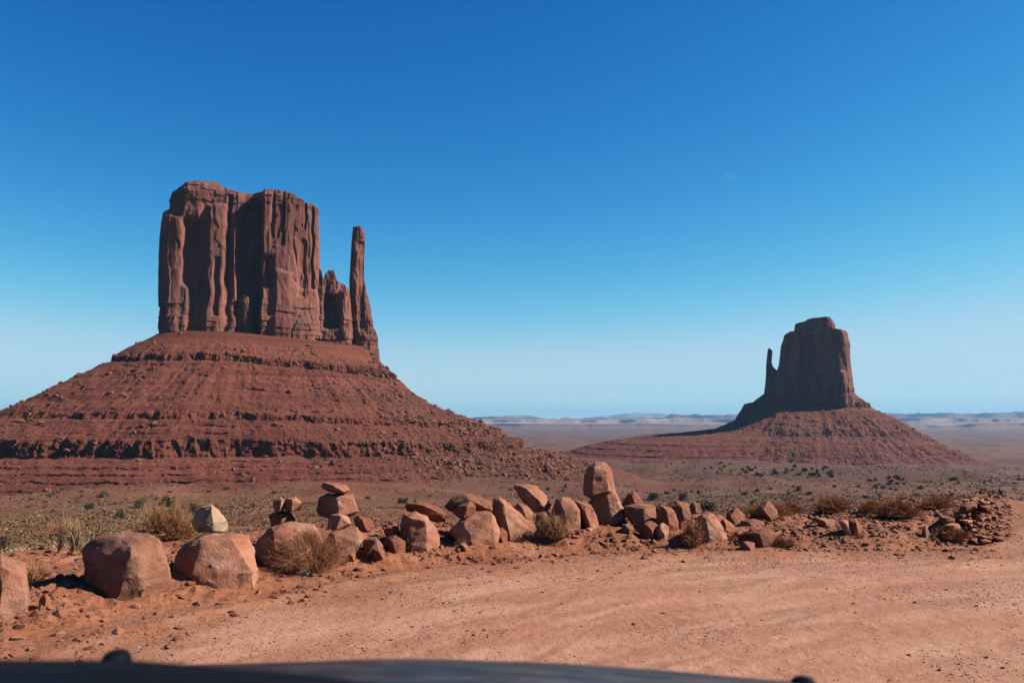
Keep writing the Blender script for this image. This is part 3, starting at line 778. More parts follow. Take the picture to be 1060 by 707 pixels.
def boulder(name, outline, front, base, label, mat=None, depth=None, extra=None, group='boulders lining the road edge', dY=0., sink=.12, cat='boulder', rough=1., onrock=False):
    """outline / front points in the photograph's pixels, built at the distance where the base meets the ground"""
    P0 = place(*base); Y0 = P0.y+dY
    px = [p[0] for p in outline]; py = [p[1] for p in outline]
    mpp = Y0/F; w = (max(px)-min(px))*mpp; h = (max(py)-min(py))*mpp
    dp = depth if depth else .8*min(max(w, h*.6), w*1.1)
    cxp = sum(px)/len(px); cyp = sum(py)/len(py)
    pts = []
    Ym = Y0+.42*dp
    for (x, y) in outline: pts.append(at(x, y, Ym))
    for (x, y, f) in front: pts.append(at(x, y, Ym-f*1.2-.14*dp))
    for (x, y) in outline:
        q_ = at(cxp+(x-cxp)*.62, cyp+(y-cyp)*.72, Ym+.5*dp); pts.append(q_)
        q_ = at(cxp+(x-cxp)*.955, cyp+(y-cyp)*.965, Ym-.12*dp); pts.append(q_)
    pts = [np.array(p) for p in pts]
    zmin = min(p[2] for p in pts)
    if not onrock:
        gz = P0.z
        low = [p for p in pts if p[2] < zmin+.3*h]
        for p in low: pts.append(np.array([p[0], p[1], min(p[2], gz)-sink]))
    c0 = np.array([np.mean([p[0] for p in pts]), np.mean([p[1] for p in pts]), zmin])
    bm = hull_bm([tuple(p-c0) for p in pts])
    tgt = max(.016, min(.032, w/22))
    V, Fc = rock_verts(bm, tgt, abs(hash_(label)) % 97, .030*rough*min(1.3, max(.35, w/.6)))
    Vs, Fs = [V], [Fc]
    if extra:
        for (ol2, fr2, dd) in extra:
            pts2 = [at(x, y, Ym+dd) for (x, y) in ol2]+[at(x, y, Ym+dd-f) for (x, y, f) in fr2]
            cx2 = sum(p[0] for p in ol2)/len(ol2); cy2 = sum(p[1] for p in ol2)/len(ol2)
            pts2 += [at(cx2+(x-cx2)*.7, cy2+(y-cy2)*.8, Ym+dd+.4*dp) for (x, y) in ol2]+[at(cx2+(x-cx2)*.8, cy2+(y-cy2)*.88, Ym+dd-.2*dp) for (x, y) in ol2]
            bm = hull_bm([tuple(np.array(p)-c0) for p in pts2]); v2, f2 = rock_verts(bm, tgt, 31, .03*rough)
            Fs.append(f2+sum(len(v) for v in Vs)); Vs.append(v2)
    o = mesh_np(name, np.concatenate(Vs), np.concatenate(Fs), mat or M_rock, False)
    o.location = c0.tolist()
    me = o.data; me.polygons.foreach_set('use_smooth', np.ones(len(me.polygons), bool))
    try: me.set_sharp_from_angle(angle=R(32))
    except Exception: pass
    tag(o, label, cat, group); return o
def hash_(s_):
    h = 7
    for ch in s_: h = (h*31+ord(ch)) % 100003
    return h
B = boulder
B('boulder', [(-30, 590), (-10, 576), (0, 573), (12, 577), (22, 583), (27, 582), (30, 600), (31, 620), (0, 631), (-30, 634)], [(3, 590, .22), (24, 597, .16), (0, 629, .3), (27, 619, .2)], (5, 631), 'pink boulder cut off by the left border of the photo')
B('boulder', [(84, 566), (92, 559), (102, 554), (125, 549), (150, 551), (166, 557), (172, 575), (177, 601), (160, 608), (100, 616), (86, 611)], [(116, 561, .20), (114, 616, .30), (133, 566, .22), (147, 608, .26), (169, 562, .02), (177, 600, .06)], (116, 614), 'big blocky boulder with a dark shaded left side and long shadow', depth=.75)
B('boulder', [(178, 599), (181, 573), (192, 563), (205, 554), (215, 551), (245, 551), (258, 555), (264, 570), (268, 590), (262, 594)], [(206, 562, .2), (200, 597, .33), (240, 557, .16), (262, 593, .26), (225, 596, .34)], (215, 598), 'broad smooth pink boulder carrying a pale weathered rock', depth=.6)
B('boulder', [(198, 541), (202, 529), (208, 524), (219, 521), (226, 527), (236, 540), (236, 551), (204, 551)], [(218, 524, .1), (222, 549, .16), (208, 540, .12)], (215, 598), 'pale weathered rock with blackened top perched on the broad pink boulder', M_rockpale, dY=.28, onrock=True, depth=.3)
B('boulder', [(262, 562), (280, 546), (297, 539), (325, 542), (336, 560), (336, 578), (290, 588), (266, 588)], [(284, 552, .18), (286, 587, .25), (325, 580, .2)], (290, 589), 'dark-sided boulder half hidden behind the brown dry bush', M_rock)
B('boulder', [(336, 560), (341, 551), (352, 548), (370, 545), (377, 558), (372, 567), (360, 572), (345, 577), (335, 573)], [(346, 552, .12), (350, 576, .2), (372, 562, .12)], (352, 577), 'pink slab boulder just right of the brown dry bush')
B('boulder', [(373, 572), (376, 558), (389, 555), (397, 565), (396, 573), (384, 575)], [(390, 558, .1), (380, 574, .12), (393, 574, .08)], (385, 575), 'small pale block right of the pink slab boulder', M_rock)
B('boulder', [(339, 546), (341, 534), (350, 531), (360, 534), (364, 541), (358, 547), (345, 549)], [(352, 535, .08), (348, 548, .1), (362, 542, .05)], (352, 577), 'rounded stone resting on the pink slab beneath the cairn', dY=.25, onrock=True)
B('boulder', [(365, 537), (371, 533), (384, 537), (388, 545), (382, 552), (370, 549)], [(375, 538, .07), (380, 551, .08)], (384, 575), 'reddish stone jammed between slab and small block', M_rockred, dY=.3, onrock=True)
B('boulder', [(326, 532), (330, 515), (339, 510), (367, 511), (372, 529), (364, 535), (345, 537), (328, 535)], [(347, 514, .16), (350, 536, .2), (366, 515, .08)], (352, 577), 'big middle stone of the cairn, dark on its left', dY=.5, onrock=True)
B('boulder', [(332, 504), (334, 499.5), (350, 500), (359, 502), (363, 507), (358, 511.5), (340, 509)], [(345, 503, .1), (356, 509, .1), (341, 507, .1)], (352, 577), 'flat pink slab balanced on top of the cairn', dY=.5, onrock=True, depth=.28)
B('boulder', [(282, 526), (283, 518), (290, 514.5), (295, 518), (295, 528), (288, 531)], [(291, 518, .06), (290, 529, .07)], (290, 575), 'left one of two small cubes of rock behind the dry bush', dY=.6, onrock=True)
B('boulder', [(293, 525), (296, 516), (306, 514), (313, 521), (310, 528), (298, 530)], [(303, 517, .07), (302, 529, .08), (311, 521, .04)], (290, 575), 'right one of two small cubes of rock behind the dry bush', dY=.6, onrock=True)
B('boulder', [(278, 533), (286, 529), (300, 529), (306, 538), (300, 548), (282, 548)], [(290, 533, .1), (292, 545, .12)], (290, 575), 'dark stone under two small rock cubes behind the dry bush', M_rockred, dY=.6, onrock=True)
B('boulder', [(397, 547), (402, 544), (413, 544), (415, 553), (406, 557), (398, 554)], [(407, 547, .05), (405, 556, .07)], (400, 574), 'small flat-topped stone left of the tall rounded boulder', M_rockred, dY=.4, onrock=True)
B('boulder', [(396, 563), (400, 556), (409, 553), (420, 561), (419, 569), (410, 573), (399, 571)], [(405, 559, .08), (410, 572, .1), (416, 562, .05)], (408, 573), 'craggy red lump at the foot of the tall rounded boulder', M_rockred)
B('boulder', [(413, 542), (418, 532), (430, 529), (442, 534), (452, 546), (456, 560), (448, 567), (425, 569), (414, 560)], [(424, 536, .14), (426, 568, .22), (444, 566, .2), (440, 540, .16)], (435, 569), 'tall rounded boulder under a leaning slab, left half of the row')
B('boulder', [(419, 524), (422, 519), (440, 520), (455, 525), (462, 532), (461, 540), (450, 540), (432, 532), (421, 529)], [(440, 524, .1), (458, 532, .1), (445, 536, .1)], (435, 569), 'long reddish slab lying on the tall rounded boulder', M_rockred, dY=.35, onrock=True, depth=.35)
B('boulder', [(460, 524), (468, 515), (480, 510), (495, 513), (508, 520), (510, 528), (490, 527), (465, 529)], [(482, 515, .12), (500, 525, .1), (470, 524, .12)], (490, 565), 'wedge slab with a sunlit ridge capping a stack of rocks', dY=.45, onrock=True, depth=.4)
B('boulder', [(467, 530), (474, 523), (487, 518), (493, 524), (491, 533), (478, 538)], [(484, 524, .08), (480, 536, .09)], (490, 565), 'rounded chunk wedged beneath the ridged wedge slab', M_rockred, dY=.12, onrock=True)
B('boulder', [(464, 548), (474, 538), (490, 529), (507, 528), (513, 537), (518, 550), (511, 558), (497, 563), (478, 562)], [(480, 542, .16), (489, 563, .24), (508, 533, .1), (512, 556, .12)], (492, 564), 'sunlit flat-faced boulder under the ridged wedge slab')
B('boulder', [(508, 535), (510, 515), (517, 513), (536, 528), (554, 543), (561, 553), (548, 556), (525, 556), (511, 550)], [(519, 520, .10), (528, 554, .24), (548, 550, .12)], (530, 557), 'pointed boulder sloping down to the right with shaded left end')
B('boulder', [(531, 525), (536, 520), (546, 523), (553, 532), (551, 541), (540, 538)], [(541, 526, .06), (545, 537, .08)], (530, 557), 'smooth grey-pink stone behind the pointed boulder', dY=.5, onrock=True)
B('boulder', [(530, 504), (533, 500), (546, 501), (556, 503), (566, 514), (571, 523), (566, 531), (553, 530), (540, 519)], [(545, 506, .1), (562, 522, .13), (554, 528, .12), (537, 508, .06)], (560, 553), 'long tilted rock resting highest left of the standing stone', dY=.6, onrock=True, depth=.4)
B('boulder', [(553, 543), (555, 531), (565, 528), (575, 533), (578, 546), (566, 551), (556, 549)], [(563, 534, .1), (565, 550, .12)], (565, 552), 'shaded red rock under the long tilted rock', M_rockred)
B('boulder', [(570, 532), (575, 516), (583, 513), (592, 517), (601, 527), (603, 541), (600, 549), (585, 551), (573, 546)], [(582, 520, .1), (588, 550, .2), (598, 530, .12)], (588, 551), 'tan weathered boulder with pitted face behind straw-coloured grass', M_rockpale and M_rock)
B('boulder', [(594, 517), (600, 518), (612, 522), (618, 535), (621, 549), (607, 548), (599, 536)], [(604, 524, .08), (612, 547, .12)], (610, 549), 'leaning dark red slab at the left foot of the standing stone', M_rockred)
B('boulder', [(603.5, 512), (604, 492), (606.5, 485), (616, 477.5), (625, 477.5), (632, 484), (636, 500), (638, 509), (630, 516), (612, 517)], [(615, 484, .12), (628, 488, .10), (613, 512, .16), (630, 508, .14)], (628, 546),
  'tallest boulder of the row, a standing stone with a notch across it', depth=.42, dY=.05, onrock=True, extra=[([(609, 520), (618, 508), (633, 503), (638, 508), (644, 525), (648, 539), (640, 545), (627, 549), (612, 540)], [(629, 512, .12), (634, 546, .18), (614, 537, .1), (645, 540, .05)], -.05)])
B('boulder', [(644, 519), (650, 511), (657, 508), (663, 515), (667, 522), (650, 523)], [(655, 513, .07), (657, 521, .08)], (660, 547), 'small peaked rock just right of the standing stone', M_rockred, dY=.55, onrock=True)
B('boulder', [(645, 524), (660, 521), (678, 522), (683, 534), (685, 546), (668, 547), (651, 538)], [(664, 525, .1), (665, 546, .16), (681, 540, .08)], (667, 547), 'sunlit block sitting right of the standing stone')
B('boulder', [(678, 526), (684, 522), (695, 525), (706, 537), (704, 544), (692, 549), (682, 546)], [(690, 528, .06), (694, 547, .14), (702, 540, .07)], (692, 549), 'dark red angular rock between the sunlit block and a pale boulder', M_rockred)
B('boulder', [(690, 524), (700, 518), (712, 521), (721, 531), (716, 544), (702, 542)], [(705, 524, .08), (710, 542, .12)], (704, 549), 'domed rock peeping from behind the dark red angular rock', dY=.5, onrock=True)
B('boulder', [(713, 524), (717, 519), (724, 521), (727, 531), (716, 533)], [(720, 524, .04), (720, 531, .06)], (725, 556), 'pale knob of rock above the pale pitted boulder', M_rockpale and M_rock, dY=.4, onrock=True)
B('boulder', [(718, 548), (723, 534), (731, 529), (739, 532), (748, 545), (753, 557), (737, 559), (720, 556)], [(731, 535, .1), (733, 558, .17), (746, 550, .1)], (735, 559), 'pale pitted boulder at the right end of the big row')
B('boulder', [(743, 541), (750, 536), (758, 541), (761, 549), (752, 553), (744, 550)], [(751, 540, .06), (752, 552, .08)], (751, 553), 'reddish stone right behind the pale pitted boulder', M_rockred, dY=.15)
B('boulder', [(763, 546), (768, 538), (780, 536.5), (791, 540), (793, 547), (780, 550), (765, 550)], [(777, 541, .09), (785, 549, .1), (768, 549, .08)], (778, 551), 'pale flat-topped rock alone on the berm past the big row', M_rock, dY=.2)
B('boulder', [(766, 553), (776, 547), (794, 546), (806, 553), (806, 562), (790, 566), (770, 562)], [(783, 551, .1), (790, 565, .12), (801, 556, .06)], (788, 566), 'craggy dark red clump below the pale flat-topped rock', M_rockred, rough=1.5)
B('boulder', [(839, 538), (843, 535), (852, 536), (863, 537.5), (866, 544), (857, 547), (846, 542)], [(853, 539, .06), (858, 546, .07)], (853, 549), 'thin pale slab lying flat on the berm', M_rock, dY=.2, onrock=True, depth=.22)
B('boulder', [(867, 538), (872, 536), (879, 541), (884, 550), (881, 554), (871, 547)], [(875, 541, .05), (880, 552, .06)], (877, 554), 'left of two short leaning slabs on the berm', M_rock, depth=.16)
B('boulder', [(878, 538), (886, 535.5), (892, 545), (891, 552), (884, 551)], [(886, 540, .05), (888, 550, .06)], (887, 553), 'right of two short leaning slabs on the berm', M_rockred, depth=.16)
B('boulder', [(954, 556), (955, 545), (958, 543), (961, 547), (963, 557)], [(958, 548, .04), (959, 557, .05)], (958, 557), 'little upright pointed stone before the right-hand rock pile', M_rock, depth=.10, cat='stone', group=None)
B('boulder', [(40, 628), (41, 619), (46, 614), (52, 618), (54, 628)], [(47, 618, .04), (46, 628, .06)], (47, 629), 'small dark red stone beside the long boulder shadow', M_rockred, cat='stone', group=None)
B('stone', [(310.5, 591), (313, 588), (319, 589), (323, 593), (320, 595.5), (313, 594)], [(316, 590, .015), (318, 595, .02)], (317, 596), 'small whitish oblong stone on the road verge', mat_plain('white_stone', (.55, .55, .48), (.68, .66, .58), 20), cat='stone', group=None, sink=.01, rough=.4)
# smaller stones packed between and behind the big ones
def fillers():
    g = random.Random(23)
    names = ['pink slab boulder', 'small pale block', 'craggy red lump', 'tall rounded boulder', 'flat-faced boulder', 'pointed boulder', 'shaded red rock', 'tan weathered boulder', 'leaning dark red slab', 'standing stone', 'sunlit block', 'dark red angular rock', 'domed rock', 'pale pitted boulder', 'reddish stone', 'pale flat-topped rock', 'craggy dark red clump']
    xs_ = [352, 385, 408, 435, 492, 530, 565, 588, 608, 628, 667, 692, 706, 735, 752, 778, 788]
    ys_ = [578, 576, 574, 570, 566, 559, 554, 552, 551, 548, 549, 551, 551, 560, 555, 553, 567]
    for i, (nm, x, y) in enumerate(zip(names, xs_, ys_)):
        for k, (dx, up, where) in enumerate([(g.uniform(-22, -9), 0, 'lying at the left foot of the '), (g.uniform(8, 20), g.uniform(10, 17), 'half hidden behind the right side of the ')]):
            if g.random() < .12: continue
            w = g.uniform(4.5, 10) if k == 0 else g.uniform(8, 14); h = w*g.uniform(.5, .85)
            cx_ = x+dx; by = y+g.uniform(-1, 3) if k == 0 else y-up
            q_ = lambda: g.uniform(.8, 1.08)
            ol = [(cx_-w*q_(), by-h*.4), (cx_-w*.7*q_(), by-h*1.5*q_()), (cx_+w*.1, by-h*1.9*q_()), (cx_+w*.8*q_(), by-h*1.3*q_()), (cx_+w*q_(), by-h*.3), (cx_+w*.5, by), (cx_-w*.6, by)]
            fr_ = [(cx_-w*.3*q_(), by-h*1.1, .008*w), (cx_+w*.3, by-h*.1, .012*w), (cx_+w*.6, by-h*.7, .006*w)]
            col = g.choice([M_rock, M_rockred, M_rockred]); cn_ = 'pinkish' if col is M_rock else 'dark red'
            B('boulder', ol, fr_, (x+dx, y+1) if k == 0 else (x, y), ('small '+cn_+' rock ' if k == 0 else cn_+' rock ')+where+nm, col, dY=-.1 if k == 0 else .75, onrock=False if k == 0 else True)
fillers()
# rock pile at the right end of the berm: flat slabs stacked on each other
def slab_pile():
    g = random.Random(11); pts = []
    for t_ in range(4000):
        u = g.random(); y_ = 517+46*u; x_ = 1013+g.gauss(0, 1)*(7+15*u)-6*u
        if not 975 < x_ < 1043: continue
        w = g.choice([3.0, 4.5, 7.0, 10.0])*g.uniform(.8, 1.2); h = w*g.uniform(.30, .55)
        if all((abs(x_-a)/(w+c)*1.05)**2+(abs(y_-b_)/(h+d)*1.1)**2 > .62 for a, b_, c, d in pts): pts.append((x_, y_, w, h))
        if len(pts) >= 60: break
    pts.sort(key=lambda p: -p[1])
    for i, (cx_, cy_, w, h) in enumerate(pts):
        t = g.uniform(-.35, .35)*h; q_ = lambda: g.uniform(.75, 1.1)
        ol = [(cx_-w, cy_+h*.6-t), (cx_-w*q_()*.9, cy_-h*.7*q_()-t), (cx_-w*.1*q_(), cy_-h*q_()), (cx_+w*.85*q_(), cy_-h*.8*q_()+t), (cx_+w, cy_+h*.5+t), (cx_+w*.5, cy_+h), (cx_-w*.5, cy_+h)]
        fr_ = [(cx_-w*.5*q_(), cy_-h*.5*q_(), .02*w), (cx_+w*.6*q_(), cy_-h*.3, .02*w), (cx_+g.uniform(-.5, .5)*w, cy_+h*.8, .022*w)]
        k_ = 'lowest' if cy_ > 548 else 'middle' if cy_ > 532 else 'upper'
        lab = {'lowest': 'broken slab at the foot of the right-hand rock pile', 'middle': 'broken slab half way up the right-hand rock pile', 'upper': 'broken slab near the crown of the right-hand rock pile'}[k_]
        B('flat_stone', ol, fr_, (1012, 564), lab, g.choice([M_rock, M_rock, M_rockred]), group='slabs heaped in the rock pile, '+k_+' part', depth=.22+w*.015, cat='stone slab', dY=-.05+.020*(564-cy_), onrock=True)
slab_pile()

# ------------------------------------------------------------------ loose stones and clods (too many to count)
def scatter_px(n, seed, f):
    """random ground points; f(px, dist_from_toe, x, y, r) -> keep probability"""
    g = np.random.default_rng(seed); r = np.sqrt(g.uniform(4.5**2, 19**2, n)); a = g.uniform(-R(33), R(33), n)
    x, y = r*np.sin(a), r*np.cos(a); s_ = toe_dist(x, y)+.35*fbm(x*.9, y*.9, o=3)
    k_ = g.random(n) < f(530+F*x/y, s_, x, y, r); x, y = x[k_], y[k_]
    return np.stack([x, y, ground(x, y)], -1), s_[k_], g
pebble = [hull_proto(9, 100+s, (1, .85, .6)) for s in range(6)]
P, S_, g = scatter_px(130000, 21, lambda px, s, x, y, r: np.where(s < 0, .08+.45*np.exp(-(s+.6)**2/.7)+.5*ss(pn(x*.7+.3*y, y*1.1+7), .08, .3), 0))
o = scatter('road_gravel', pebble, P, g.uniform(.004, .011, len(P))*(1+1.2*(g.random(len(P)) < .04)), M_gravel, 3)
tag(o, 'small loose gravel strewn over the dirt road', kind='stuff')
P, S_, g = scatter_px(130000, 22, lambda px, s, x, y, r: np.where((px < 1040) & (s > -.9) & (s < 3.2), (.15+.6*ss(pn(x*1.3, y*1.3+3), -.05, .3))*ss(s, -.9, .3), 0))
o = scatter('rock_rubble', rock_protos, P, .010*(6.5**(g.random(len(P))**3.0)), M_clod, 4)
tag(o, 'crumbled red stones and clods along the berm', kind='stuff')
P, S_, g = scatter_px(90000, 23, lambda px, s, x, y, r: np.where((s > .0) & (s < 2.4) & (px > 790) & (px < 1038), .25+.6*ss(px, 930, 1000), 0))
o = scatter('rock_rubble', rock_protos, P, .014*(4.5**(g.random(len(P))**2.6)), M_rock, 5)
tag(o, 'pinkish broken stone covering the right-hand berm and pile', kind='stuff')

# ------------------------------------------------------------------ plants
def twig_mesh(n, h, w, seed, lean=.9, curl=.3, branch=2, thick=.0035, flat=1.):
    """arching twigs that fill a dome of width w and height h, with short side shoots"""
    g = np.random.default_rng(seed); Vs, Fs = [], []; off = 0
    def strip(pts, t0, t1):
        nonlocal off
        k_ = len(pts); ww = np.linspace(t0, t1, k_)[:, None]; dr = pts[-1]-pts[0]; dr = dr/(np.linalg.norm(dr)+1e-9)
        a_ = np.cross(dr, g.normal(0, 1, 3)); a_ /= np.linalg.norm(a_)+1e-9; b_ = np.cross(dr, a_)
        V = np.stack([pts+a_*ww, pts-a_*ww*.5+b_*ww*.87, pts-a_*ww*.5-b_*ww*.87], 1).reshape(-1, 3); Vs.append(V)
        for j in range(k_-1):
            for q_ in range(3): Fs.append((off+j*3+q_, off+j*3+(q_+1) % 3, off+(j+1)*3+(q_+1) % 3, off+(j+1)*3+q_))
        off += len(V)
    nb = max(2, int(3+w*3)); cen = np.stack([g.normal(0, .22*w, nb), g.normal(0, .16*w, nb)], 1)
    for i in range(n):
        a = g.uniform(0, 2*math.pi); ce = math.cos(g.uniform(0, 1.45)) if lean > .5 else math.cos(g.uniform(.0, .55)*1.0)
        el = math.acos(min(1, ce)) if lean > .5 else g.uniform(.0, .5)
        el = g.uniform(0, 1.4)**1. if lean > .5 else el
        rr_ = g.uniform(.62, 1.0)*(1+.18*math.sin(3*a+seed)+.12*math.sin(5*a+2*seed)*math.cos(3*el))
        end = np.array([math.sin(el)*math.cos(a)*w*.5*rr_, math.sin(el)*math.sin(a)*w*.42*rr_, math.cos(el)*h*rr_])
        c_ = cen[g.integers(nb)]; base = np.array([c_[0]*.6, c_[1]*.6, -.01]); end[:2] += c_*.4; end[2] = max(end[2], .02*h)
        mid = base+(end-base)*.5; mid[2] += .16*h*math.sin(el); mid += g.normal(0, curl*.10*h, 3)
        t = np.linspace(0, 1, 6)[:, None]; pts = (1-t)**2*base+2*t*(1-t)*mid+t*t*end
        pts[1:] += g.normal(0, curl*.045*h, (5, 3))
        strip(pts, thick, thick*.45)
        for b in range(branch):
            j = g.integers(1, 5); p0 = pts[j]; dv = (end-base)*.25+g.normal(0, .16*h*(.4+curl), 3); p1 = p0+dv*g.uniform(.4, 1)
            p1[2] = max(p1[2], .01); pm = (p0+p1)/2+g.normal(0, .03*h, 3); strip(np.array([p0, pm, p1]), thick*.7, thick*.35)
    return np.concatenate(Vs), np.array(Fs)
def leaf_mesh(n, rx, rz, leaf, seed, clumps=9):
    g = np.random.default_rng(seed); Vs = []
    cc = g.normal(0, 1, (clumps, 3)); cc /= np.linalg.norm(cc, axis=1)[:, None]; cc *= g.uniform(.35, .75, clumps)[:, None]
    cc[:, 2] = np.abs(cc[:, 2]); rad = g.uniform(.28, .5, clumps)
    k_ = g.integers(0, clumps, n); d = g.normal(0, 1, (n, 3)); d /= np.linalg.norm(d, axis=1)[:, None]
    p = cc[k_]+d*rad[k_][:, None]*(g.random(n)[:, None]**.4)
    p *= [rx, rx, rz]; p[:, 2] = np.maximum(p[:, 2], .02*rz)
    u = g.normal(0, 1, (n, 3)); u /= np.linalg.norm(u, axis=1)[:, None]; v = np.cross(u, g.normal(0, 1, (n, 3))); v /= np.linalg.norm(v, axis=1)[:, None]
    s_ = leaf*g.uniform(.6, 1.4, n)[:, None]
    V = np.stack([p-u*s_-v*s_*.5, p+u*s_-v*s_*.5, p+v*s_], 1).reshape(-1, 3)
    return V, np.arange(3*n).reshape(-1, 3)
def dry_bush(px, py, hpx, wpx, n, mat, label, seed, cat='dry bush', group=None, name='dry_bush', lean=.75, thick=.0035, dY=0, curl=.3, branch=2):
    P0 = place(px, py); 
    if dY: P0 = Vector((P0.x*(P0.y+dY)/P0.y, P0.y+dY, 0)); P0.z = float(ground(P0.x, P0.y))
    m = P0.y/F
    V, Fc = twig_mesh(n, hpx*m, wpx*m, seed, lean, curl, branch, thick)
    o = mesh_np(name, V, Fc, mat, False); o.location = P0; tag(o, label, cat, group); return o
dry_bush(314, 585, 38, 84, 1900, M_dry, 'large tangled brown dry bush in front of the dark-sided boulder', 1, thick=.0020, branch=3, curl=.9, dY=-.2)
dry_bush(425, 571, 20, 40, 160, M_dry, 'sparse brown twigs at the foot of the tall rounded boulder', 2, thick=.0022, curl=.4)
dry_bush(572, 552, 27, 34, 380, M_gold, 'tan wispy bush left of the standing stone', 3, thick=.003, curl=.5, dY=-.25)
dry_bush(716, 556, 28, 26, 380, M_rust, 'brown feathery bush against the pale pitted boulder', 4, thick=.003, dY=-.25, curl=.5)
dry_bush(172, 574, 36, 80, 1500, M_gold, 'soft tan dry bush between the two big left boulders', 5, thick=.003, dY=1.6, lean=.6)
dry_bush(72, 583, 38, 40, 70, M_straw, 'pale straw grass tuft left of the big blocky boulder', 6, cat='grass tuft', name='grass_tuft', lean=.45, thick=.0035, dY=.6, curl=.12)
dry_bush(34, 606, 24, 40, 120, M_dry, 'low sparse twigs near the left edge', 7, thick=.003)
dry_bush(66, 556, 20, 48, 420, M_rust, 'dark brown low shrub in the sand behind the left boulders', 8, dY=4.0, thick=.006, name='low_shrub', cat='shrub')
dry_bush(150, 604, 12, 30, 50, M_straw, 'tiny straw stalks at the base of the blocky boulder', 9, thick=.002, cat='grass tuft', name='grass_tuft', lean=.3)
for i, (x, y, h, w, lab, dy) in enumerate([(790, 545, 18, 58, 'wide rusty bush behind the pale flat-topped rock', .7), (860, 536, 22, 48, 'round rusty bush behind the thin pale slab', .8),
        (975, 532, 17, 44, 'flattened rusty bush left of the right-hand rock pile', .9), (932, 545, 24, 50, 'broad faded brown bush in the middle of the berm', .5), (1000, 543, 22, 36, 'brown bush growing in front of the rock pile', -.1),
        (905, 540, 18, 30, 'small brown bush between leaning slabs and faded bush', .6), (815, 566, 14, 24, 'low rusty twigs beside the craggy red clump', 0), (985, 560, 16, 44, 'orange-brown low growth at the foot of the rock pile', 0), (820, 541, 18, 34, 'thin rusty bush between the pale rock and thin slab', .9)]):
    dry_bush(x, y, h*.82, w, 1100 if h > 15 else 300, M_rust, lab, 20+i, thick=.0026, dY=dy, lean=.8, curl=.5)
# verge tufts
for i, (x, y, h, w) in enumerate([(655, 553, 12, 22), (760, 558, 10, 16), (545, 560, 10, 30), (480, 566, 9, 20), (395, 578, 8, 18), (890, 556, 9, 20)]):
    dry_bush(x, y, h, w, 45, M_dry, ['wisp of dry grass below the sunlit block', 'wisp of dry grass below the reddish stone', 'wisp of dry grass below the pointed boulder', 'wisp of dry grass below the flat-faced boulder', 'wisp of dry grass below the craggy red lump', 'wisp of dry grass below the leaning slabs'][i],
             40+i, thick=.002, cat='grass tuft', name='grass_tuft')
# shrubs on the valley floor, one thing each
protoL = [leaf_mesh(900, .5, .62, .035, 200+s, 10) for s in range(4)]
protoS = twig_mesh(10, .5, .2, 77, .5, .2, 1, .012)
def shrub_proto(i, mat, near):
    me_o = mesh_np('foliage', *protoL[i], mat, False)
    return me_o
shrub_src = {}
def shrub(px, py, wpx, hpx, mat, label, group, Yfix=None):
    P0 = place(px, py); m = P0.y/F
    w = wpx*m; h = hpx*m
    k_ = (random.randrange(4), mat.name)
    if k_ not in shrub_src:
        e_ = empty('shrub', (0, 0, 0)); f_ = mesh_np('foliage', *protoL[k_[0]], mat, False, parent=e_); s_ = mesh_np('stem', *protoS, M_stem, False, parent=e_)
        shrub_src[k_] = (e_, [f_, s_]); e, first = e_, True
    else:
        src, ch = shrub_src[k_]; e = src.copy(); C.objects.link(e)
        for c_ in ch:
            q_ = c_.copy(); C.objects.link(q_); q_.parent = e
    e.location = P0+Vector((0, 0, -.04*h)); e.scale = (w, w, h/.62); e.rotation_euler = (0, 0, random.uniform(0, 6.28))
    tag(e, label, 'shrub', group); return e
G_, S2 = M_green, M_sage
GL = 'shrubs dotted over the valley floor'
for a_ in [(92, 527, 12, 9, G_, 'dark green shrub in the valley above the blocky boulder'), (144, 526, 12, 11, S2, 'olive shrub on the left valley floor, right of the dark green one'),
           (124, 537, 11, 11, G_, 'rounded green shrub just above the blocky boulder'), (172, 524, 16, 12, G_, 'double-crowned dark shrub left of the pale weathered rock'),
           (107, 514, 13, 7, S2, 'grey-green low shrub at the foot of the big butte'), (417, 521, 15, 8, G_, 'dark green shrub above the long reddish slab'),
           (676, 517, 16, 8, G_, 'dark flat shrub right of the small peaked rock'), (707, 518, 13, 12, S2, 'olive round shrub above the domed rock'), (733, 530, 22, 14, S2, 'broad olive shrub right of the pale knob'),
           (1036, 515, 8, 11, G_, 'dark upright shrub just beyond the rock pile'), (4, 566, 16, 14, S2, 'dull olive shrub at the left border above the cut-off boulder'), (200, 534, 12, 14, G_, 'dark shrub tucked behind the pale weathered rock')]:
    shrub(*a_[:5], a_[5], GL)
g = random.Random(5)
def inr(a, b): return g.uniform(a, b)
fl = []
for i in range(34): fl.append((inr(770, 862), inr(484, 494)+(inr(-1, 1)), inr(4, 8), inr(2.5, 4.5), G_))
for i in range(16): fl.append((inr(690, 780), inr(479, 490), inr(3, 5), inr(2, 3), G_))
for i in range(14): fl.append((inr(880, 1058), inr(492, 502), inr(4, 8), inr(2.5, 4), G_))
for i in range(16): fl.append((inr(905, 940), inr(494, 508), inr(3, 6), inr(2.5, 4), G_))
for i in range(36): fl.append((inr(5, 600), inr(504, 528), inr(4, 9), inr(2.5, 4.5), S2 if g.random() < .6 else G_))
for i in range(40): fl.append((inr(680, 1055), inr(503, 530), inr(5, 11), inr(3, 5.5), S2 if g.random() < .7 else G_))
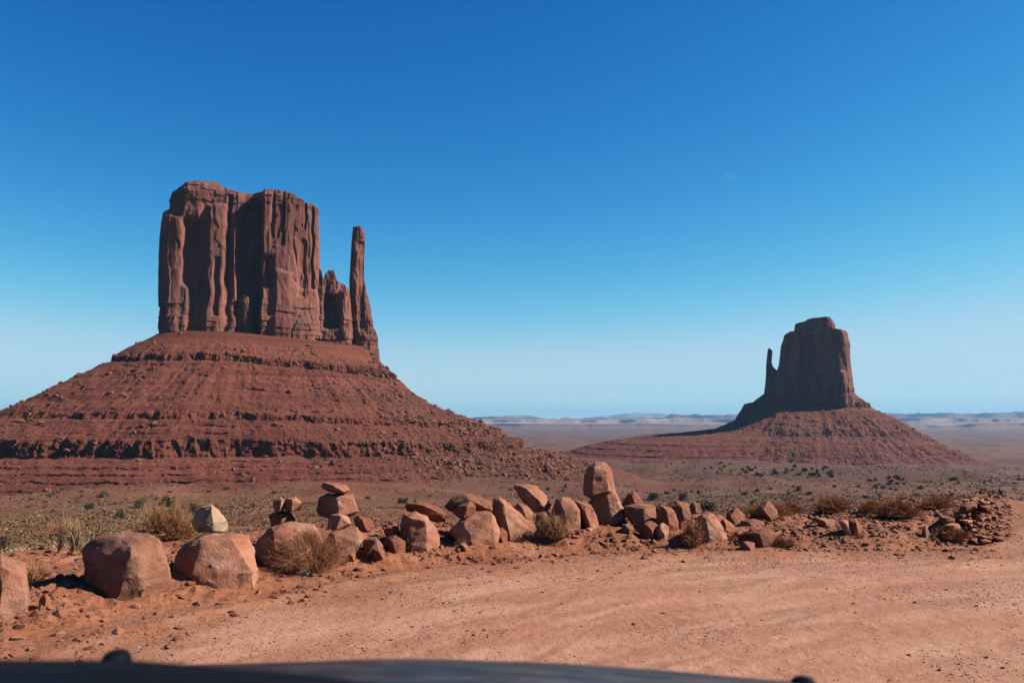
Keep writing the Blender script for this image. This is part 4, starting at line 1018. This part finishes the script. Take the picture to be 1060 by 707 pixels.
for (x, y, w, h, m_) in fl:
    lab = {True: 'tiny dark shrub far out on the flats below the right-hand butte', False: None}[x > 600 and y < 503]
    if not lab: lab = 'small sage shrub on the left valley floor beyond the boulders' if x <= 600 else 'small sage shrub on the grassy slope beyond the berm'
    shrub(x, y, w, h, m_, lab, {'t': 'tiny shrubs on the far flats', 'l': 'small sage shrubs on the left valley floor', 'g': 'small sage shrubs on the grassy slope'}['t' if lab[0] == 't' else 'l' if 'left' in lab else 'g'])
# low ground cover: grass and sage too dense to count
def cover(n, seed, r0, r1, dens, size, mat, name, label, leaf=14):
    g = np.random.default_rng(seed)
    r = np.exp(g.uniform(math.log(r0), math.log(r1), n)); a = g.uniform(-R(33), R(33), n)
    x, y = r*np.sin(a), r*np.cos(a); s_ = toe_dist(x, y)
    px = 530+F*x/y; k_ = (g.random(n) < dens(px, r, x, y)) & (s_ > 2.5); x, y, r = x[k_], y[k_], r[k_]
    protos = [leaf_mesh(leaf, .5, .5, .17 if leaf < 20 else .075, 300+seed+s, 4 if leaf < 20 else 7) for s in range(5)]
    pos = np.stack([x, y, ground(x, y)], -1)
    o = scatter(name, protos, pos, g.uniform(*size, len(x))*(1+np.minimum(np.maximum(r-25, 0), 750)/85.), mat, seed, upright=True)
    tag(o, label, kind='stuff'); return o
dn = lambda px, r, x, y: np.clip(.32+.40*(r < 330)*(px > 640)+1.7*fbm(x/28., y/28., o=4)+.45*ss(px, 620, 760)+.2*(px < 320), 0, 1)*np.where((px > 330) & (px < 640), .5, 1)
cover(120000, 31, 55, 1500, dn, (.12, .34), M_cover, 'ground_cover', 'low sage and dry grass mottling the valley floor', 9)
cover(7000, 33, 16, 75, dn, (.10, .34), M_cover, 'ground_cover', 'low sage clumps on the slope just below the berm', 60)
cover(11000, 32, 16, 170, dn, (.08, .26), M_straw, 'dry_grass', 'pale dry grass clumps on the nearer slope', 40)

# ------------------------------------------------------------------ the car the photograph was taken from
def car():
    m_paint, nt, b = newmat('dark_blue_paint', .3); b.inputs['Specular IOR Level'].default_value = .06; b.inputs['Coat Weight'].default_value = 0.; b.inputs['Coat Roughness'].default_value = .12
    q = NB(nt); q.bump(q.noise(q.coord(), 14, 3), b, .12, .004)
    q.l(q.mix(q.rng(q.noise(q.coord((1, 2.5, 1)), 11, 5, .6), .44, .66, .1, .75), (.02, .024, .034), (.15, .11, .10)), b.inputs['Base Color'])  # brownish mottle stands in for reflected ground, mixed into the paint colour
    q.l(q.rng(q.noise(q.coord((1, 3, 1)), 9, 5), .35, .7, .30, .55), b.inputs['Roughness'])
    m_black, nt, b = newmat('black_plastic', .6); b.inputs['Base Color'].default_value = (.003, .004, .006, 1); b.inputs['Specular IOR Level'].default_value = .02
    m_tyre, nt, b = newmat('tyre_rubber', .85); b.inputs['Base Color'].default_value = (.02, .02, .02, 1)
    m_rim, nt, b = newmat('rim_metal', .35); b.inputs['Base Color'].default_value = (.4, .4, .42, 1); b.inputs['Metallic'].default_value = .9
    root = empty('car', (.1, 1.2, 0)); tag(root, 'dark car hood in the foreground along the bottom of the photo', 'car')
    xc = .1
    def hz(x, y):   # bonnet surface
        u = (x-xc+.22)/.95
        z = 1.348-.3*(y-.723)**2*(y > .723)-.045*np.abs(u)**2.2
        z = z+.004*np.exp(-((x+.15)/.12)**2)-.02*ss(-(x+.5), 0, .12)
        z = z - .5*np.maximum(y-1.9, 0)**2
        return z
    xs = np.linspace(xc-.84, xc+.84, 120); ys = np.linspace(.62, 2.15, 90); X, Y = np.meshgrid(xs, ys); Z = hz(X, Y)-.004*(X > 9)
    # shape the whole so its crest follows the photograph's line: lower toward the right
    Z = Z-.012-.016*ss(X, 0, .45)
    rows = [np.stack([X, Y, Z], -1)]
    V = rows[0].reshape(-1, 3); n1 = len(V); V2 = V-[0, 0, .02]
    f = grid_faces(90, 120); fb = f[:, ::-1]+n1
    edge = [np.arange(120), 119+120*np.arange(90), (np.arange(120)+89*120)[::-1], (120*np.arange(90))[::-1]]
    side = []
    for e_ in edge:
        for a, b_ in zip(e_[:-1], e_[1:]): side.append((b_, a, a+n1, b_+n1))
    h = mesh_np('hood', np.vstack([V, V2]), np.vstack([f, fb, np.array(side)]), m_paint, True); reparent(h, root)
    for px in (120, 832):
        xx = .98*(px-530)/F*1.0; yy = 1.04 if px < 500 else 1.1
        zc = float(np.interp(0, [0], [0]))+float(hz(np.array(xx), np.array(yy)))-.012-.016*float(ss(xx, 0, .45))
        p = at(px, 690 if px < 500 else 708, yy)
        bm = bmesh.new(); bmesh.ops.create_icosphere(bm, subdivisions=3, radius=1)
        for v in bm.verts:
            v.co = Vector((v.co.x*.0165, v.co.y*.022, v.co.z*.016 if v.co.z > 0 else v.co.z*.02))
            if v.co.z > .012: v.co.z = .012+(v.co.z-.012)*.5
        me = bpy.data.meshes.new('washer_nozzle'); bm.to_mesh(me); bm.free(); me.materials.append(m_black)
        for q_ in me.polygons: q_.use_smooth = True
        n_ = bpy.data.objects.new('washer_nozzle', me); C.objects.link(n_); n_.parent = h
        n_.location = Vector((float(p[0]), yy, zc+(.010 if px < 500 else -.008)))-root.location
    # body under the bonnet with wheel openings, grille, lamps and wheels
    bm = bmesh.new()
    prof = [(.0, .95), (.0, 1.26), (1.3, 1.21), (1.93, 1.04), (2.08, .9), (2.12, .62), (2.05, .34), (1.72, .30)]
    arch = [(1.30+.40*math.cos(t), .38+.40*math.sin(t)) for t in np.linspace(.1, math.pi-.1, 12)]
    prof = prof+arch+[(.85, .30), (.0, .30)]
    L_ = [bm.verts.new((xc-.88, y, z)) for y, z in prof]; Rr = [bm.verts.new((xc+.88, y, z)) for y, z in prof]
    bm.faces.new(L_); bm.faces.new(Rr[::-1]); n = len(prof)
    for i in range(n): bm.faces.new((L_[i], Rr[i], Rr[(i+1) % n], L_[(i+1) % n]))
    for v in bm.verts: 
        if v.co.z > 1.0: v.co.z -= .03
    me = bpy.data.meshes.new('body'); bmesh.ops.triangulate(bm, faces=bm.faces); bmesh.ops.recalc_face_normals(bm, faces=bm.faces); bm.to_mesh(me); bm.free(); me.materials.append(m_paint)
    cv_ = []
    for yy_, zo in ((.30, -.03), (.50, -.004), (.60, 0.), (.66, -.004), (.665, -.05)):
        xs_ = np.linspace(-.60, .62, 40); top_ = 1.3-.009*ss(xs_, -.27, -.15)-.016*ss(xs_, -.17, -.02)-.2*ss(xs_, 0, .3)
        cv_.append(np.stack([xs_*yy_/.6, 0*xs_+yy_, top_+zo-.06+.06], -1))
    V_ = np.stack(cv_, 0); V_[..., 2] += 1.6-.2855*.6-V_[2, 0, 2]
    V_[..., 2] -= (V_[..., 1]-.60)*.1
    cw = mesh_np('cowl', V_.reshape(-1, 3), grid_faces(5, 40), m_black, True); reparent(cw, root)
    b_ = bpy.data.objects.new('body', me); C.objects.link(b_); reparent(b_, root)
    for s_ in (-1, 1):
        w = None
        for nm, r0, r1, wd, mt in (('wheel', .23, .36, .22, m_tyre), ('rim', .04, .24, .17, m_rim)):
            N = 40; pr = [(r0, -wd/2), (r1*.93, -wd/2), (r1, -wd*.35), (r1, wd*.35), (r1*.93, wd/2), (r0, wd/2)]
            t = np.linspace(0, 2*math.pi, N, endpoint=False)
            V = np.array([[[xc+s_*.78+q_, 1.30+r_*math.cos(a), .36+r_*math.sin(a)] for a in t] for r_, q_ in pr+[pr[0]]])
            o = mesh_np(nm, V.reshape(-1, 3), grid_faces(len(pr)+1, N, True), mt, True)
            reparent(o, root)
            if nm == 'wheel': w = o
    return root
car()

# ------------------------------------------------------------------ contrail, high up and beyond the haze
cp_ = at(755, 183, 26000.)
t_ = np.linspace(-1, 1, 24); n_ = 8; Vc = []
for u in t_:
    r_ = 30*(1-u*u)**.5*(.7+.5*abs(math.sin(u*7)))+1
    for a in np.linspace(0, 2*math.pi, n_, endpoint=False): Vc.append([cp_[0]+u*190, cp_[1]+r_*math.cos(a), cp_[2]-u*70+r_*math.sin(a)*.7])
mc, nt, b = newmat('ice_trail', 1.); b.inputs['Base Color'].default_value = (.9, .92, .95, 1); b.inputs['Alpha'].default_value = .08
o = mesh_np('contrail', np.array(Vc), grid_faces(24, n_, True), mc, True); tag(o, 'faint short white contrail high in the blue sky', 'contrail')

# ------------------------------------------------------------------ haze
hb = bmesh.new(); bmesh.ops.create_cube(hb, size=1)
for v in hb.verts: v.co = Vector((v.co.x*76000, v.co.y*76000, -160 if v.co.z < 0 else 345))
me = bpy.data.meshes.new('haze'); hb.to_mesh(me); hb.free()
mh = bpy.data.materials.new('haze_air'); mh.use_nodes = True; nt = mh.node_tree; nt.nodes.clear()
ho = nt.nodes.new('ShaderNodeOutputMaterial'); hv = nt.nodes.new('ShaderNodeVolumePrincipled')
hv.inputs['Color'].default_value = (.235, .445, .68, 1); hv.inputs['Density'].default_value = 3.1e-5; hv.inputs['Anisotropy'].default_value = .1
nt.links.new(hv.outputs[0], ho.inputs['Volume']); me.materials.append(mh)
ob = bpy.data.objects.new('haze', me); C.objects.link(ob); tag(ob, kind='stuff', label='thin blue desert haze')
